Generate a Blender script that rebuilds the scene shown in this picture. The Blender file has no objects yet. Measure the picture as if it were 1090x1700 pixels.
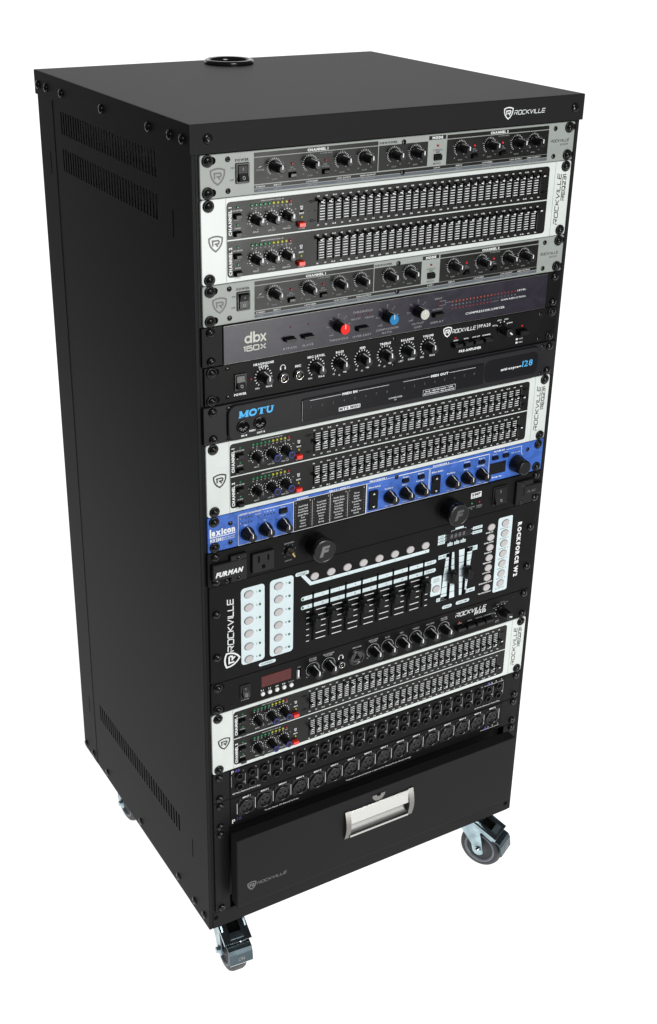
import bpy, math, random
from mathutils import Matrix, Vector
random.seed(7)
S = bpy.context.scene
COL = S.collection
GROUND = 1.0962            # height (m) of the rack-unit datum above the floor
UH = 44.45

# ------------------------------------------------------------------ camera
cd = bpy.data.cameras.new('camera'); cam = bpy.data.objects.new('camera', cd); COL.objects.link(cam)
R = ((0.86472, -0.50205, 0.01424), (-0.19859, -0.3678, -0.90845), (0.46133, 0.78273, -0.41774))
cx, up, fw = Vector(R[0]), -Vector(R[1]), Vector(R[2])
cam.matrix_world = Matrix(((cx[0], up[0], -fw[0], -0.53735), (cx[1], up[1], -fw[1], -1.13684),
                           (cx[2], up[2], -fw[2], 0.23697 + GROUND), (0, 0, 0, 1)))
cd.sensor_fit = 'VERTICAL'; cd.sensor_height = 36.0; cd.lens = 2086.68 / 1700 * 36
cd.shift_x = 0.0190; cd.shift_y = -0.0413; cd.clip_start = 0.02; cd.clip_end = 100
S.camera = cam
S.view_settings.view_transform = 'Standard'; S.view_settings.look = 'None'
S.view_settings.exposure = 0.0; S.view_settings.gamma = 1.0
S.render.resolution_x = 657; S.render.resolution_y = 1024

# ------------------------------------------------------------------ studio light
w = bpy.data.worlds.new('World'); S.world = w; w.use_nodes = True
w.node_tree.nodes['Background'].inputs['Color'].default_value = (0.93, 0.96, 1, 1)
w.node_tree.nodes['Background'].inputs['Strength'].default_value = 0.11

def softbox(name, loc, target, sx, sy, power, col=(1, 1, 1)):
    l = bpy.data.lights.new(name, 'AREA'); l.shape = 'RECTANGLE'; l.size = sx; l.size_y = sy
    l.energy = power; l.color = col
    o = bpy.data.objects.new(name, l); COL.objects.link(o); o.location = loc
    o.rotation_euler = (Vector(target) - Vector(loc)).to_track_quat('-Z', 'Y').to_euler()
    return o
softbox('key_softbox', (1.15, -2.5, 0.42), (0.25, 0.0, 0.6), 0.5, 0.9, 36, (1, 1, 0.98))
softbox('added_fill_light', (0.1, -1.9, 2.2), (0.15, 0.0, 1.05), 0.9, 0.6, 31)  # added unseen lamp, brightens the upper units
softbox('added_rear_light', (1.3, 1.9, 2.7), (0.25, 0.2, 1.1), 1.4, 0.8, 10)  # added unseen lamp, lifts the lid top from behind

# ------------------------------------------------------------------ materials
MATS = {}
def mat(name, col, rough=0.5, metal=0.0, spec=0.5, var=0.0, vs=60, bump=0.0, bs=900, coat=0.0, ior=1.5, emit=0.0):
    if name in MATS: return MATS[name]
    m = bpy.data.materials.new(name); m.use_nodes = True; nt = m.node_tree; n = nt.nodes
    b = n['Principled BSDF']
    b.inputs['Base Color'].default_value = (*col, 1); b.inputs['Roughness'].default_value = rough
    b.inputs['Metallic'].default_value = metal; b.inputs['Specular IOR Level'].default_value = spec
    b.inputs['Coat Weight'].default_value = coat; b.inputs['IOR'].default_value = ior
    if emit:
        b.inputs['Emission Color'].default_value = (*col, 1); b.inputs['Emission Strength'].default_value = emit
    tc = n.new('ShaderNodeTexCoord')
    if var:
        no = n.new('ShaderNodeTexNoise'); no.inputs['Scale'].default_value = vs; no.inputs['Detail'].default_value = 5
        nt.links.new(tc.outputs['Object'], no.inputs['Vector'])
        mx = n.new('ShaderNodeMapRange'); mx.inputs[1].default_value = 0.3; mx.inputs[2].default_value = 0.7
        mx.inputs[3].default_value = 1 - var; mx.inputs[4].default_value = 1 + var
        nt.links.new(no.outputs['Fac'], mx.inputs[0])
        vm = n.new('ShaderNodeVectorMath'); vm.operation = 'SCALE'; vm.inputs[0].default_value = col
        nt.links.new(mx.outputs[0], vm.inputs['Scale']); nt.links.new(vm.outputs[0], b.inputs['Base Color'])
        rr = n.new('ShaderNodeMapRange'); rr.inputs[1].default_value = 0.3; rr.inputs[2].default_value = 0.7
        rr.inputs[3].default_value = rough * 0.9; rr.inputs[4].default_value = min(1, rough * 1.1)
        nt.links.new(no.outputs['Fac'], rr.inputs[0]); nt.links.new(rr.outputs[0], b.inputs['Roughness'])
    if bump:
        n2 = n.new('ShaderNodeTexNoise'); n2.inputs['Scale'].default_value = bs; n2.inputs['Detail'].default_value = 2
        nt.links.new(tc.outputs['Object'], n2.inputs['Vector'])
        bp = n.new('ShaderNodeBump'); bp.inputs['Strength'].default_value = bump; bp.inputs['Distance'].default_value = 0.0003
        nt.links.new(n2.outputs['Fac'], bp.inputs['Height']); nt.links.new(bp.outputs[0], b.inputs['Normal'])
    MATS[name] = m
    return m

POWDER = mat('black_powder_coat', (0.019, 0.019, 0.0195), 0.46, spec=0.5, ior=1.11, bump=0.12)
POST = mat('black_rail_paint', (0.010, 0.010, 0.0105), 0.44, spec=0.5, ior=1.18, var=0.08, vs=14, bump=0.08)
FACE = mat('black_faceplate', (0.006, 0.006, 0.006), 0.40, spec=0.5, ior=1.18, var=0.12, vs=25, bump=0.07)
DEEP = mat('deep_black', (0.002, 0.002, 0.002), 0.9, spec=0.08)
PLAST = mat('black_plastic', (0.006, 0.006, 0.0065), 0.32, spec=0.5, ior=1.36, bump=0.03)
GLOSSB = mat('glossy_black', (0.006, 0.006, 0.007), 0.16, spec=0.5)
SCRWM = mat('black_oxide_screw', (0.006, 0.006, 0.006), 0.20, spec=0.5, ior=1.4)
SILVER = mat('silver_faceplate', (0.30, 0.325, 0.305), 0.42, spec=0.4, var=0.05, vs=40, bump=0.05, bs=1500)
WHITEP = mat('white_faceplate', (0.65, 0.69, 0.665), 0.36, spec=0.45, var=0.04, vs=35, bump=0.03, bs=1500)
SLATE = mat('slate_print', (0.0075, 0.0070, 0.0068), 0.33, spec=0.5, ior=1.29, var=0.08, vs=30, bump=0.03)
STRIPE = mat('grey_stripe_print', (0.075, 0.09, 0.115), 0.5)
INK = mat('white_ink', (0.78, 0.80, 0.80), 0.6, spec=0.3)
INKD = mat('dim_white_ink', (0.30, 0.31, 0.32), 0.6, spec=0.3)
INKB = mat('black_ink', (0.012, 0.012, 0.012), 0.5)
INKG = mat('grey_ink', (0.13, 0.13, 0.13), 0.5)
INKF = mat('faint_ink', (0.05, 0.055, 0.05), 0.5)
CYAN = mat('sky_blue_ink', (0.04, 0.42, 0.83), 0.5)
VIOLET = mat('violet_ink', (0.075, 0.05, 0.30), 0.5)
VIODIM = mat('dim_violet_ink', (0.03, 0.025, 0.10), 0.5)
PALE = mat('pale_blue_print', (0.64, 0.745, 0.77), 0.5, spec=0.35, var=0.02)
BUTG = mat('grey_rubber_button', (0.50, 0.475, 0.48), 0.42, spec=0.4)
BUTW = mat('white_button', (0.75, 0.75, 0.75), 0.35)
REDB = mat('red_button', (0.80, 0.035, 0.02), 0.3)
LEDG = mat('green_led', (0.015, 0.20, 0.075), 0.2)
LEDY = mat('yellow_led', (0.42, 0.42, 0.03), 0.2)
LEDR = mat('red_led', (0.32, 0.01, 0.012), 0.2)
LEDO = mat('dark_red_led', (0.26, 0.012, 0.010), 0.3)
LEDRB = mat('bright_red_led', (0.75, 0.02, 0.02), 0.25)
DISPR = mat('dark_red_display', (0.085, 0.006, 0.006), 0.25, spec=0.3, var=0.1, vs=120)
BLUEF = mat('blue_faceplate', (0.036, 0.122, 0.48), 0.28, spec=0.5, var=0.26, vs=70, bump=0.04)
MOTM = mat('charcoal_faceplate', (0.013, 0.013, 0.015), 0.42, spec=0.5, ior=1.25, var=0.1, vs=20, bump=0.05)
GLASSB = mat('smoked_window', (0.012, 0.012, 0.014), 0.13, spec=0.5)
ALU = mat('brushed_aluminium', (0.50, 0.50, 0.48), 0.27, metal=1.0, bump=0.04, bs=700)
ALUD = mat('satin_aluminium', (0.20, 0.195, 0.185), 0.38, metal=1.0)
ZINC = mat('blue_zinc_plate', (0.38, 0.49, 0.53), 0.2, metal=1.0, var=0.35, vs=55)
DZINC = mat('dark_zinc_plate', (0.10, 0.12, 0.13), 0.26, metal=0.9, var=0.12, vs=60)
CHROME = mat('chrome', (0.8, 0.8, 0.78), 0.13, metal=1.0)
BRASS = mat('dull_brass', (0.45, 0.33, 0.16), 0.35, metal=1.0)
TYRE = mat('grey_rubber_tyre', (0.045, 0.049, 0.055), 0.5, spec=0.4, var=0.1, vs=80)
HUBM = mat('grey_hub', (0.20, 0.22, 0.25), 0.42, spec=0.4)
GALV = mat('galvanised_chassis', (0.62, 0.62, 0.63), 0.45, metal=0.2, var=0.08, vs=40)
REDC = mat('red_cap', (0.85, 0.025, 0.018), 0.6, spec=.15)
BLUC = mat('blue_cap', (0.02, 0.20, 0.46), 0.6, spec=.15)
GRYC = mat('pale_grey_cap', (0.50, 0.50, 0.45), 0.4)
NAVY = mat('navy_print', (0.012, 0.02, 0.17), 0.5)

def dbx_material():
    m = bpy.data.materials.new('violet_grey_scuffed_panel'); m.use_nodes = True; nt = m.node_tree; n = nt.nodes
    b = n['Principled BSDF']; tc = n.new('ShaderNodeTexCoord')
    mp = n.new('ShaderNodeMapping'); mp.inputs['Scale'].default_value = (1.0, 1.0, 1.8)
    no = n.new('ShaderNodeTexNoise'); no.inputs['Scale'].default_value = 38; no.inputs['Detail'].default_value = 7; no.inputs['Roughness'].default_value = 0.65
    no.inputs['Distortion'].default_value = 1.0
    r = n.new('ShaderNodeValToRGB'); r.color_ramp.elements[0].position = 0.36; r.color_ramp.elements[1].position = 0.68
    r.color_ramp.elements[0].color = (0.012, 0.010, 0.019, 1); r.color_ramp.elements[1].color = (0.026, 0.022, 0.036, 1)
    nt.links.new(tc.outputs['Object'], mp.inputs[0]); nt.links.new(mp.outputs[0], no.inputs['Vector'])
    nt.links.new(no.outputs['Fac'], r.inputs[0]); nt.links.new(r.outputs[0], b.inputs['Base Color'])
    b.inputs['Roughness'].default_value = 0.30; b.inputs['IOR'].default_value = 1.35
    return m
DBXM = dbx_material()

# ------------------------------------------------------------------ mesh building (mm)
class MB:
    def __init__(s): s.v = []; s.f = []; s.mi = []; s.mats = []; s.cur = 0; s.sm = []
    def m(s, mt):
        if mt not in s.mats: s.mats.append(mt)
        s.cur = s.mats.index(mt); return s
    def add(s, vs, fs, smooth=False):
        o = len(s.v); s.v += [tuple(p) for p in vs]
        for f in fs: s.f.append([i + o for i in f]); s.mi.append(s.cur); s.sm.append(smooth)
        return s
    def box(s, x0, x1, y0, y1, z0, z1):
        vs = [(x, y, z) for x in (x0, x1) for y in (y0, y1) for z in (z0, z1)]
        return s.add(vs, [(0, 1, 3, 2), (4, 6, 7, 5), (0, 4, 5, 1), (2, 3, 7, 6), (0, 2, 6, 4), (1, 5, 7, 3)])
    def ringstack(s, rings, smooth=False, cap0=True, cap1=True):
        n = len(rings[0]); vs = [p for r in rings for p in r]; fs = []
        for k in range(len(rings) - 1):
            for i in range(n):
                j = (i + 1) % n
                fs.append((k * n + i, k * n + j, (k + 1) * n + j, (k + 1) * n + i))
        o = len(s.f)
        s.add(vs, fs, smooth)
        b = len(s.v) - len(vs)
        if cap0: s.f.append([b + i for i in range(n)][::-1]); s.mi.append(s.cur); s.sm.append(False)
        if cap1: s.f.append([b + (len(rings) - 1) * n + i for i in range(n)]); s.mi.append(s.cur); s.sm.append(False)
        return s
    def lathe(s, prof, n=24, x=0, z=0, cap0=False, cap1=True, rfun=None, axis='y'):
        rings = []
        for y, r in prof:
            ring = []
            for i in range(n):
                a = 2 * math.pi * i / n; rr = r * (rfun(a) if rfun else 1)
                c, q = rr * math.cos(a), rr * math.sin(a)
                ring.append((x + c, y, z + q) if axis == 'y' else ((y, x + c, z + q) if axis == 'x' else (x + c, z + q, y)))
            rings.append(ring)
        return s.ringstack(rings, True, cap0, cap1)
    def plate(s, x0, d0, x1, d1, r, yb, yf, b=0.4, n=5):
        o = rrect(x0, d0, x1, d1, r, n, True); i = rrect(x0 + b, d0 + b, x1 - b, d1 - b, r - b, n, True)
        return s.ringstack([[(a, yb, -c) for a, c in o], [(a, yf + b, -c) for a, c in o], [(a, yf, -c) for a, c in i]])
    def poly(s, pts, y):                     # flat print, pts in (x, d)
        return s.add([(a, y, -c) for a, c in pts], [list(range(len(pts)))])
    def stroke(s, pts, wd, y, closed=False, tf=None):
        P = [Vector(p) for p in pts]; n = len(P)
        L = []; Rr = []
        for i in range(n):
            if closed or 0 < i < n - 1:
                a = (P[i] - P[i - 1]).normalized(); b = (P[(i + 1) % n] - P[i]).normalized()
                na = Vector((-a.y, a.x)); nb = Vector((-b.y, b.x)); mm = (na + nb)
                if mm.length < 1e-4: mm = na.copy()
                mm.normalize(); k = min(1 / max(mm.dot(na), 0.3), 2.0); off = mm * (wd / 2 * k)
            elif i == 0:
                a = (P[1] - P[0]).normalized(); off = Vector((-a.y, a.x)) * wd / 2
            else:
                a = (P[-1] - P[-2]).normalized(); off = Vector((-a.y, a.x)) * wd / 2
            L.append(P[i] + off); Rr.append(P[i] - off)
        T = tf or (lambda p: p)
        L = [T(p) for p in L]; Rr = [T(p) for p in Rr]
        vs = [(p[0], y, -p[1]) for p in L] + [(p[0], y, -p[1]) for p in Rr]
        fs = [(i, (i + 1) % n, n + (i + 1) % n, n + i) for i in range(n if closed else n - 1)]
        return s.add(vs, fs)
    def mesh(s, name):
        me = bpy.data.meshes.new(name)
        me.from_pydata([(a * 0.001, b * 0.001, c * 0.001) for a, b, c in s.v], [], s.f)
        for mt in s.mats: me.materials.append(mt)
        me.polygons.foreach_set('material_index', s.mi); me.polygons.foreach_set('use_smooth', s.sm)
        me.validate(verbose=True); me.update(); return me

def rrect(x0, d0, x1, d1, r, n=5, full=False):
    r = min(r, (x1 - x0) / 2, (d1 - d0) / 2)
    if full: r = max(r, 0.01)
    elif r < 0.05: return [(x0, d1), (x1, d1), (x1, d0), (x0, d0)]
    out = []
    for cxx, cz, a0 in ((x1 - r, d1 - r, 0), (x0 + r, d1 - r, 90), (x0 + r, d0 + r, 180), (x1 - r, d0 + r, 270)):
        for k in range(n):
            a = math.radians(a0 + 90 * k / (n - 1)); out.append((cxx + r * math.cos(a), cz + r * math.sin(a)))
    return out

def link(name, me, parent=None, loc=(0, 0, 0), rot=(0, 0, 0)):
    o = bpy.data.objects.new(name, me); COL.objects.link(o)
    if parent: o.parent = parent
    o.location = [c * 0.001 for c in loc]; o.rotation_euler = rot
    return o
def tag(o, label, cat, group=None):
    o['label'] = label; o['category'] = cat
    if group: o['group'] = group
    return o

# ------------------------------------------------------------------ glyphs
GL = {}
def load_glyphs():
    chars = "ABCDEFGHIJKLMNOPQRSTUVWXYZabcdefghijklmnopqrstuvwxyz0123456789+-/|:.&"
    objs = []
    for bold in (0, 1):
        for c in chars:
            cu = bpy.data.curves.new('g', 'FONT'); cu.body = c; cu.resolution_u = 2
            cu.offset = 0.058 if bold else 0.012
            o = bpy.data.objects.new('g', cu); COL.objects.link(o); objs.append((c, bold, o))
    bpy.context.view_layer.update(); dg = bpy.context.evaluated_depsgraph_get()
    for c, bold, o in objs:
        me = bpy.data.meshes.new_from_object(o.evaluated_get(dg))
        vs = [(v.co.x, v.co.y) for v in me.vertices]; fs = [list(p.vertices) for p in me.polygons]
        bpy.data.meshes.remove(me)
        x0 = min(v[0] for v in vs); x1 = max(v[0] for v in vs)
        GL[c, bold] = ([(a - x0, b) for a, b in vs], fs, x1 - x0)
    for c, bold, o in objs:
        cu = o.data; bpy.data.objects.remove(o); bpy.data.curves.remove(cu)
load_glyphs()
CAPH = max(v[1] for v in GL['H', 0][0])

def text(mb, s, x, d, h, mt, anchor='c', ws=1.0, shear=0.0, rot=0, bold=0, y=-0.12, gap=0.11, width=None):
    """cap height h mm, (x, d) is the middle of the line; rot in degrees counter-clockwise as seen"""
    mb.m(mt); k = h / CAPH; pen = 0; gl = []
    for c in s:
        if c == ' ': pen += 0.30; continue
        g = GL.get((c, bold)) or GL['-', bold]; gl.append((g, pen)); pen += g[2] + gap
    wd = (pen - gap) * k * ws
    if width: ws *= width / wd; wd = width
    ox = {'c': -wd / 2, 'l': 0, 'r': -wd}[anchor]; ca, sa = math.cos(math.radians(rot)), math.sin(math.radians(rot))
    for g, p in gl:
        vs = []
        for a, b in g[0]:
            u = ox + (a + p) * k * ws + shear * (b * k - h / 2); v = b * k - h / 2
            vs.append((x + u * ca - v * sa, y, -d + u * sa + v * ca))
        mb.add(vs, g[1])
    return wd

TECH = {  # wide techno stroke letters: (advance, [polylines]) in units of cap height, y up
 'R': (1.12, [[(0.0, 0.0), (0.0, 0.62)], [(-0.08, 1), (0.92, 1), (1.0, 0.9), (1.0, 0.55), (0.9, 0.45), (0.28, 0.45)], [(0.5, 0.45), (1.02, 0)]]),
 'O': (1.12, [[(0.1, 0), (0.0, 0.12), (0.0, 0.88), (0.1, 1), (0.95, 1), (1.05, 0.88), (1.05, 0.12), (0.95, 0), (0.1, 0)]]),
 'C': (1.05, [[(1.0, 1), (0.1, 1), (0, 0.88), (0, 0.12), (0.1, 0), (1.0, 0)]]),
 'K': (1.05, [[(0, 0), (0, 1)], [(1.0, 1), (0.15, 0.52), (1.0, 0)]]),
 'V': (1.12, [[(0, 1), (0.5, 0.02), (1.08, 1)]]),
 'I': (0.08, [[(0.04, 0), (0.04, 1)]]),
 'L': (0.95, [[(0, 1), (0, 0), (0.92, 0)]]),
 'E': (1.02, [[(1.02, 1), (0.0, 1), (0, 0), (1.0, 0)], [(0.0, 0.5), (0.95, 0.5)]]),
 'Q': (1.12, [[(0.1, 0), (0.0, 0.12), (0.0, 0.88), (0.1, 1), (0.95, 1), (1.05, 0.88), (1.05, 0.12), (0.95, 0), (0.1, 0)], [(0.6, 0.3), (1.1, -0.1)]]),
 '2': (1.0, [[(0, 1), (0.9, 1), (0.98, 0.9), (0.98, 0.6), (0.05, 0.15), (0.02, 0), (1.0, 0)]]),
 '3': (1.0, [[(0, 1), (0.9, 1), (0.98, 0.9), (0.98, 0.1), (0.9, 0), (0, 0)], [(0.2, 0.5), (0.98, 0.5)]]),
 '1': (0.35, [[(0.0, 0.8), (0.25, 1), (0.25, 0)]]),
 '0': (1.05, [[(0.08, 0), (0.0, 0.12), (0.0, 0.88), (0.1, 1), (0.87, 1), (0.97, 0.88), (0.97, 0.12), (0.87, 0), (0.08, 0)]]),
 'X': (1.0, [[(0, 0), (0.95, 1)], [(0, 1), (0.95, 0)]]),
 'P': (1.05, [[(0, 0), (0, 1), (0.9, 1), (0.98, 0.9), (0.98, 0.5), (0.9, 0.4), (0.0, 0.4)]]),
 'A': (1.05, [[(0, 0), (0.5, 1), (1.0, 0)], [(0.22, 0.3), (0.8, 0.3)]]),
 '6': (1.0, [[(.95, 1), (.08, 1), (0, .9), (0, .1), (.08, 0), (.9, 0), (.98, .1), (.98, .48), (.9, .58), (0, .58)]]),
 '5': (1.0, [[(1, 1), (0, 1), (0, 0.55), (0.9, 0.55), (0.98, 0.45), (0.98, 0.1), (0.9, 0), (0, 0)]]),
}
def tech(mb, s, x, d, h, width, mt, wt=0.17, rot=0, shear=0.2, y=-0.12):
    """(x, d) = start of the baseline; runs right (rot 0) or up (rot 90)"""
    mb.m(mt); tot = 0; pens = []
    for c in s: pens.append(tot); tot += TECH[c][0] + 0.26
    tot -= 0.26; kx = width / tot; ca, sa = math.cos(math.radians(rot)), math.sin(math.radians(rot))
    for c, p in zip(s, pens):
        for pl in TECH[c][1]:
            pts = [((a + p) * kx, b * h) for a, b in pl]
            def tf(q):
                u = q[0] + shear * q[1]; v = q[1]
                return (x + u * ca - v * sa, d - (u * sa + v * ca))
            mb.stroke(pts, wt * h, y, tf=tf)
def shield(mb, x, d, sz, mt, rot=0, y=-0.12, t=0.10):
    mb.m(mt); ca, sa = math.cos(math.radians(rot)), math.sin(math.radians(rot))
    tf = lambda q: (x + (q[0] * ca - q[1] * sa) * sz, d - (q[0] * sa + q[1] * ca) * sz)
    out = [(-.5, .38), (-.25, .47), (0, .5), (.25, .47), (.5, .38), (.49, .12), (.40, -.14), (.22, -.38), (0, -.54), (-.22, -.38), (-.40, -.14), (-.49, .12)]
    mb.stroke(out, t, y, closed=True, tf=tf)
    mb.stroke([(-.30, .20), (.20, .20), (.26, .12), (.22, -.02), (-.08, -.02)], t * .95, y - .01, tf=tf)
    mb.stroke([(-.22, .20), (-.22, -.16)], t * .95, y - .02, tf=tf)
    mb.stroke([(.02, -.02), (.16, -.22)], t * .95, y - .03, tf=tf)

# ------------------------------------------------------------------ shared part meshes
def arc(x, d, r, a0, a1, n=10):
    return [(x + r * math.cos(math.radians(a0 + (a1 - a0) * k / n)), d - r * math.sin(math.radians(a0 + (a1 - a0) * k / n))) for k in range(n + 1)]
def screw_mesh(name, rw, rh, hh, seg=20, wmat=PLAST):
    m = MB()
    if rw: m.m(wmat).lathe([(0, rw), (-1.0, rw), (-1.7, rw * .86), (-1.6, rw * .74), (-0.9, rw * .66)], seg)
    m.m(SCRWM).lathe([(0, rh), (-hh * .35, rh), (-hh * .65, rh * .9), (-hh * .88, rh * .64), (-hh * .98, rh * .34), (-hh, rh * .12)], seg)
    yy = -hh - 0.03
    m.m(DEEP).add([(-rh * .42, yy, -.45), (rh * .42, yy, -.45), (rh * .42, yy, .45), (-rh * .42, yy, .45)], [(0, 1, 2, 3)])
    m.add([(-.45, yy - .02, -rh * .42), (.45, yy - .02, -rh * .42), (.45, yy - .02, rh * .42), (-.45, yy - .02, rh * .42)], [(0, 1, 2, 3)])
    return m.mesh(name)
RSCREW = screw_mesh('rack_screw_with_washer', 6.3, 4.5, 4.2)
RSCREW2 = screw_mesh('rack_screw', 0, 5.0, 3.4)
SSCREW = screw_mesh('small_screw', 0, 2.9, 0.9, 16)
LSCREW = screw_mesh('lid_screw', 0, 5.2, 2.6, 18)
CACHE = {}
def knob_mesh(r0, r1, L, skirt=0, flute=0.0, n=24, cone=False):
    k = ('k', r0, r1, L, skirt, flute, n)
    if k in CACHE: return CACHE[k]
    m = MB().m(PLAST)
    if skirt: m.lathe([(0, skirt), (-1.2, skirt), (-2.0, skirt * .9)], n)
    rf = (lambda a: 1 - flute * (0.5 + 0.5 * math.cos(12 * a))) if flute else None
    if cone:
        m.lathe([(0, r0), (-1.5, r0), (-L * .35, r0 * .90), (-L * .55, r1 * 1.12), (-L * .72, r1), (-L + .7, r1 * .97), (-L, r1 * .84)], n)
    else:
        m.lathe([(0, r0), (-L * .5, (r0 + r1) / 2), (-L + 1.2, r1), (-L + .3, r1 * .93), (-L, r1 * .78)], 36 if flute else n, rfun=rf)
    CACHE[k] = m.mesh('knob_body'); return CACHE[k]
def pointer_mesh(r0, r1, L, wd, mt=INK, side=True, start=0.0):
    k = ('p', r0, r1, L, wd, mt.name, side)
    if k in CACHE: return CACHE[k]
    m = MB().m(mt); h = wd / 2
    m.box(-h, h, -L - .12, -L + .3, r1 * start, r1 * .88)
    if side:
        m.add([(-h, -1.5, r0 + .12), (h, -1.5, r0 + .12), (h, -L + .6, r1 + .14), (-h, -L + .6, r1 + .14),
               (-h, -L - .12, r1 * .86), (h, -L - .12, r1 * .86)], [(0, 1, 2, 3), (3, 2, 5, 4)])
    CACHE[k] = m.mesh('pointer_line'); return CACHE[k]
def btn_mesh(wd, ht, L, mt, r=0.6, surround=0.8):
    k = ('b', wd, ht, L, mt.name, surround)
    if k in CACHE: return CACHE[k]
    m = MB()
    if surround: m.m(DEEP).plate(-wd / 2 - surround, -ht / 2 - surround, wd / 2 + surround, ht / 2 + surround, r, 0, -.25, .1, 3)
    m.m(mt).plate(-wd / 2, -ht / 2, wd / 2, ht / 2, r, 0, -L, .6, 3)
    CACHE[k] = m.mesh('push_button'); return CACHE[k]
def led_mesh(mt, r=1.3, L=1.3):
    k = ('l', mt.name, r)
    if k in CACHE: return CACHE[k]
    m = MB().m(mt).lathe([(0, r), (-L * .5, r), (-L * .85, r * .75), (-L, r * .35)], 12)
    CACHE[k] = m.mesh('led'); return CACHE[k]

class Unit:
    def __init__(s, name, label, u, h, cat='rack unit', group=None, y=-3.0):
        s.root = bpy.data.objects.new(name, None); COL.objects.link(s.root)
        s.root.location = (0, y * .001, GROUND - (u - 1) * UH * .001); s.root.empty_display_size = .02
        tag(s.root, label, cat, group); s.p = MB(); s.H = h * UH; s.h = h
    def put(s, name, me, x, d, y=0, parent=None, rz=0, label=None):
        """rz: turn as seen from the front, degrees clockwise"""
        o = link(name, me, parent or s.root, (x, y, -d), (0, math.radians(rz), 0))
        if label: o['label'] = label
        return o
    def plate(s, mt, x0=0.3, x1=482.3, r=2.5, depth=3.0, pre=None):
        m = MB().m(mt).plate(x0, 0.35, x1, s.H - 0.35, r, depth, 0, .5)
        return s.put('faceplate', m.mesh('faceplate'), 0, 0)
    def chassis(s, L=180, x0=22, x1=460):
        m = MB().m(GALV).box(x0, x1, 3.1, L, -s.H + 1.2, -1.2)
        s.put('chassis', m.mesh('chassis'), 0, 0)
    def screws(s, me=None, xs=(8.75, 473.85), ds=None, slots=None):
        for x in xs:
            for d in (ds or (6.35, s.H - 6.35)):
                if slots:
                    s.p.m(slots).poly(rrect(x - 1, d - 3.9, x + 9.2, d + 3.9, 3.9), -.1)
                s.put('rack_screw', me or RSCREW, x + random.uniform(-.4, .4), d + random.uniform(-.3, .3), -.12, rz=random.uniform(0, 80))
    def small(s, pts):
        for x, d in pts: s.put('small_screw', SSCREW, x, d, rz=random.uniform(0, 90))
    def t(s, *a, **k): return text(s.p, *a, **k)
    def rect(s, x0, d0, x1, d1, mt, r=0, lv=1): s.p.m(mt).poly(rrect(x0, d0, x1, d1, r), -.12 * lv)
    def line(s, pts, wd, mt, lv=1, closed=False): s.p.m(mt).stroke(pts, wd, -.12 * lv, closed)
    def dots(s, x, d, r, n, a0, a1, sz, mt=INK, lv=1, long=0):
        s.p.m(mt)
        for k in range(n):
            a = math.radians(a0 + (a1 - a0) * k / (n - 1)); c, q = math.cos(a), -math.sin(a)
            s.p.stroke([(x + c * (r - sz / 2 - long / 2), d + q * (r - sz / 2 - long / 2)), (x + c * (r + sz / 2 + long / 2), d + q * (r + sz / 2 + long / 2))], sz if not long else sz * .8, -.12 * lv)
    def knob(s, x, d, me, pm, rz=0, label=None):
        k = s.put('knob', me, x, d, -.1, rz=rz, label=label)
        if pm: s.put('pointer', pm, 0, 0, 0, parent=k)
        return k
    def rocker(s, x0, d0, x1, d1, body=PLAST, proud=2.6, on=False):
        w2, h2 = (x1 - x0) / 2, (d1 - d0) / 2; cxx, cdd = (x0 + x1) / 2, (d0 + d1) / 2
        m = MB().m(PLAST).plate(-w2, -h2, w2, h2, .8, 0, -1.6, .5)
        m.m(DEEP).plate(-w2 + 1.8, -h2 + 1.8, w2 - 1.8, h2 - 1.8, .3, -1.5, -1.72, .05, 3)
        o = s.put('power_switch', m.mesh('switch_frame'), cxx, cdd)
        a, b = w2 - 2.4, h2 - 2.4; ht, hb = (proud + 3.2, proud) if on else (proud - .7, proud + 3.2)
        r = MB().m(body)
        r.add([(-a, -1.7, b), (a, -1.7, b), (a, -1.7, -b), (-a, -1.7, -b), (-a + .3, -ht, b - .3), (a - .3, -ht, b - .3), (a - .3, -proud, 0), (-a + .3, -proud, 0), (a - .3, -hb, -b + .3), (-a + .3, -hb, -b + .3)],
              [(0, 1, 5, 4), (4, 5, 6, 7), (7, 6, 8, 9), (3, 9, 8, 2), (0, 4, 7, 9, 3), (1, 2, 8, 6, 5)])
        r.m(INKD)
        def fy(z): return (-proud - (ht - proud) * z / b if z > 0 else -proud + (hb - proud) * z / b) - .12
        for (xa, za, xb, zb) in ((-.35, b * .72, .35, b * .34),):
            r.add([(xa, fy(za), za), (xb, fy(za), za), (xb, fy(zb), zb), (xa, fy(zb), zb)], [(0, 1, 2, 3)])
        n = 14; zc = -b * .55; vo = []; 
        for rr in (1.75, 1.05):
            for i in range(n):
                an = 2 * math.pi * i / n; z = zc + rr * math.sin(an); vo.append((rr * math.cos(an), fy(z), z))
        r.add(vo, [(i, (i + 1) % n, n + (i + 1) % n, n + i) for i in range(n)])
        s.put('rocker', r.mesh('switch_rocker'), 0, 0, 0, parent=o)
        return o
    def done(s, name='printed_lettering'):
        if s.p.v:
            o = s.put(name, s.p.mesh(name), 0, 0)
        return s.root

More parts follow.
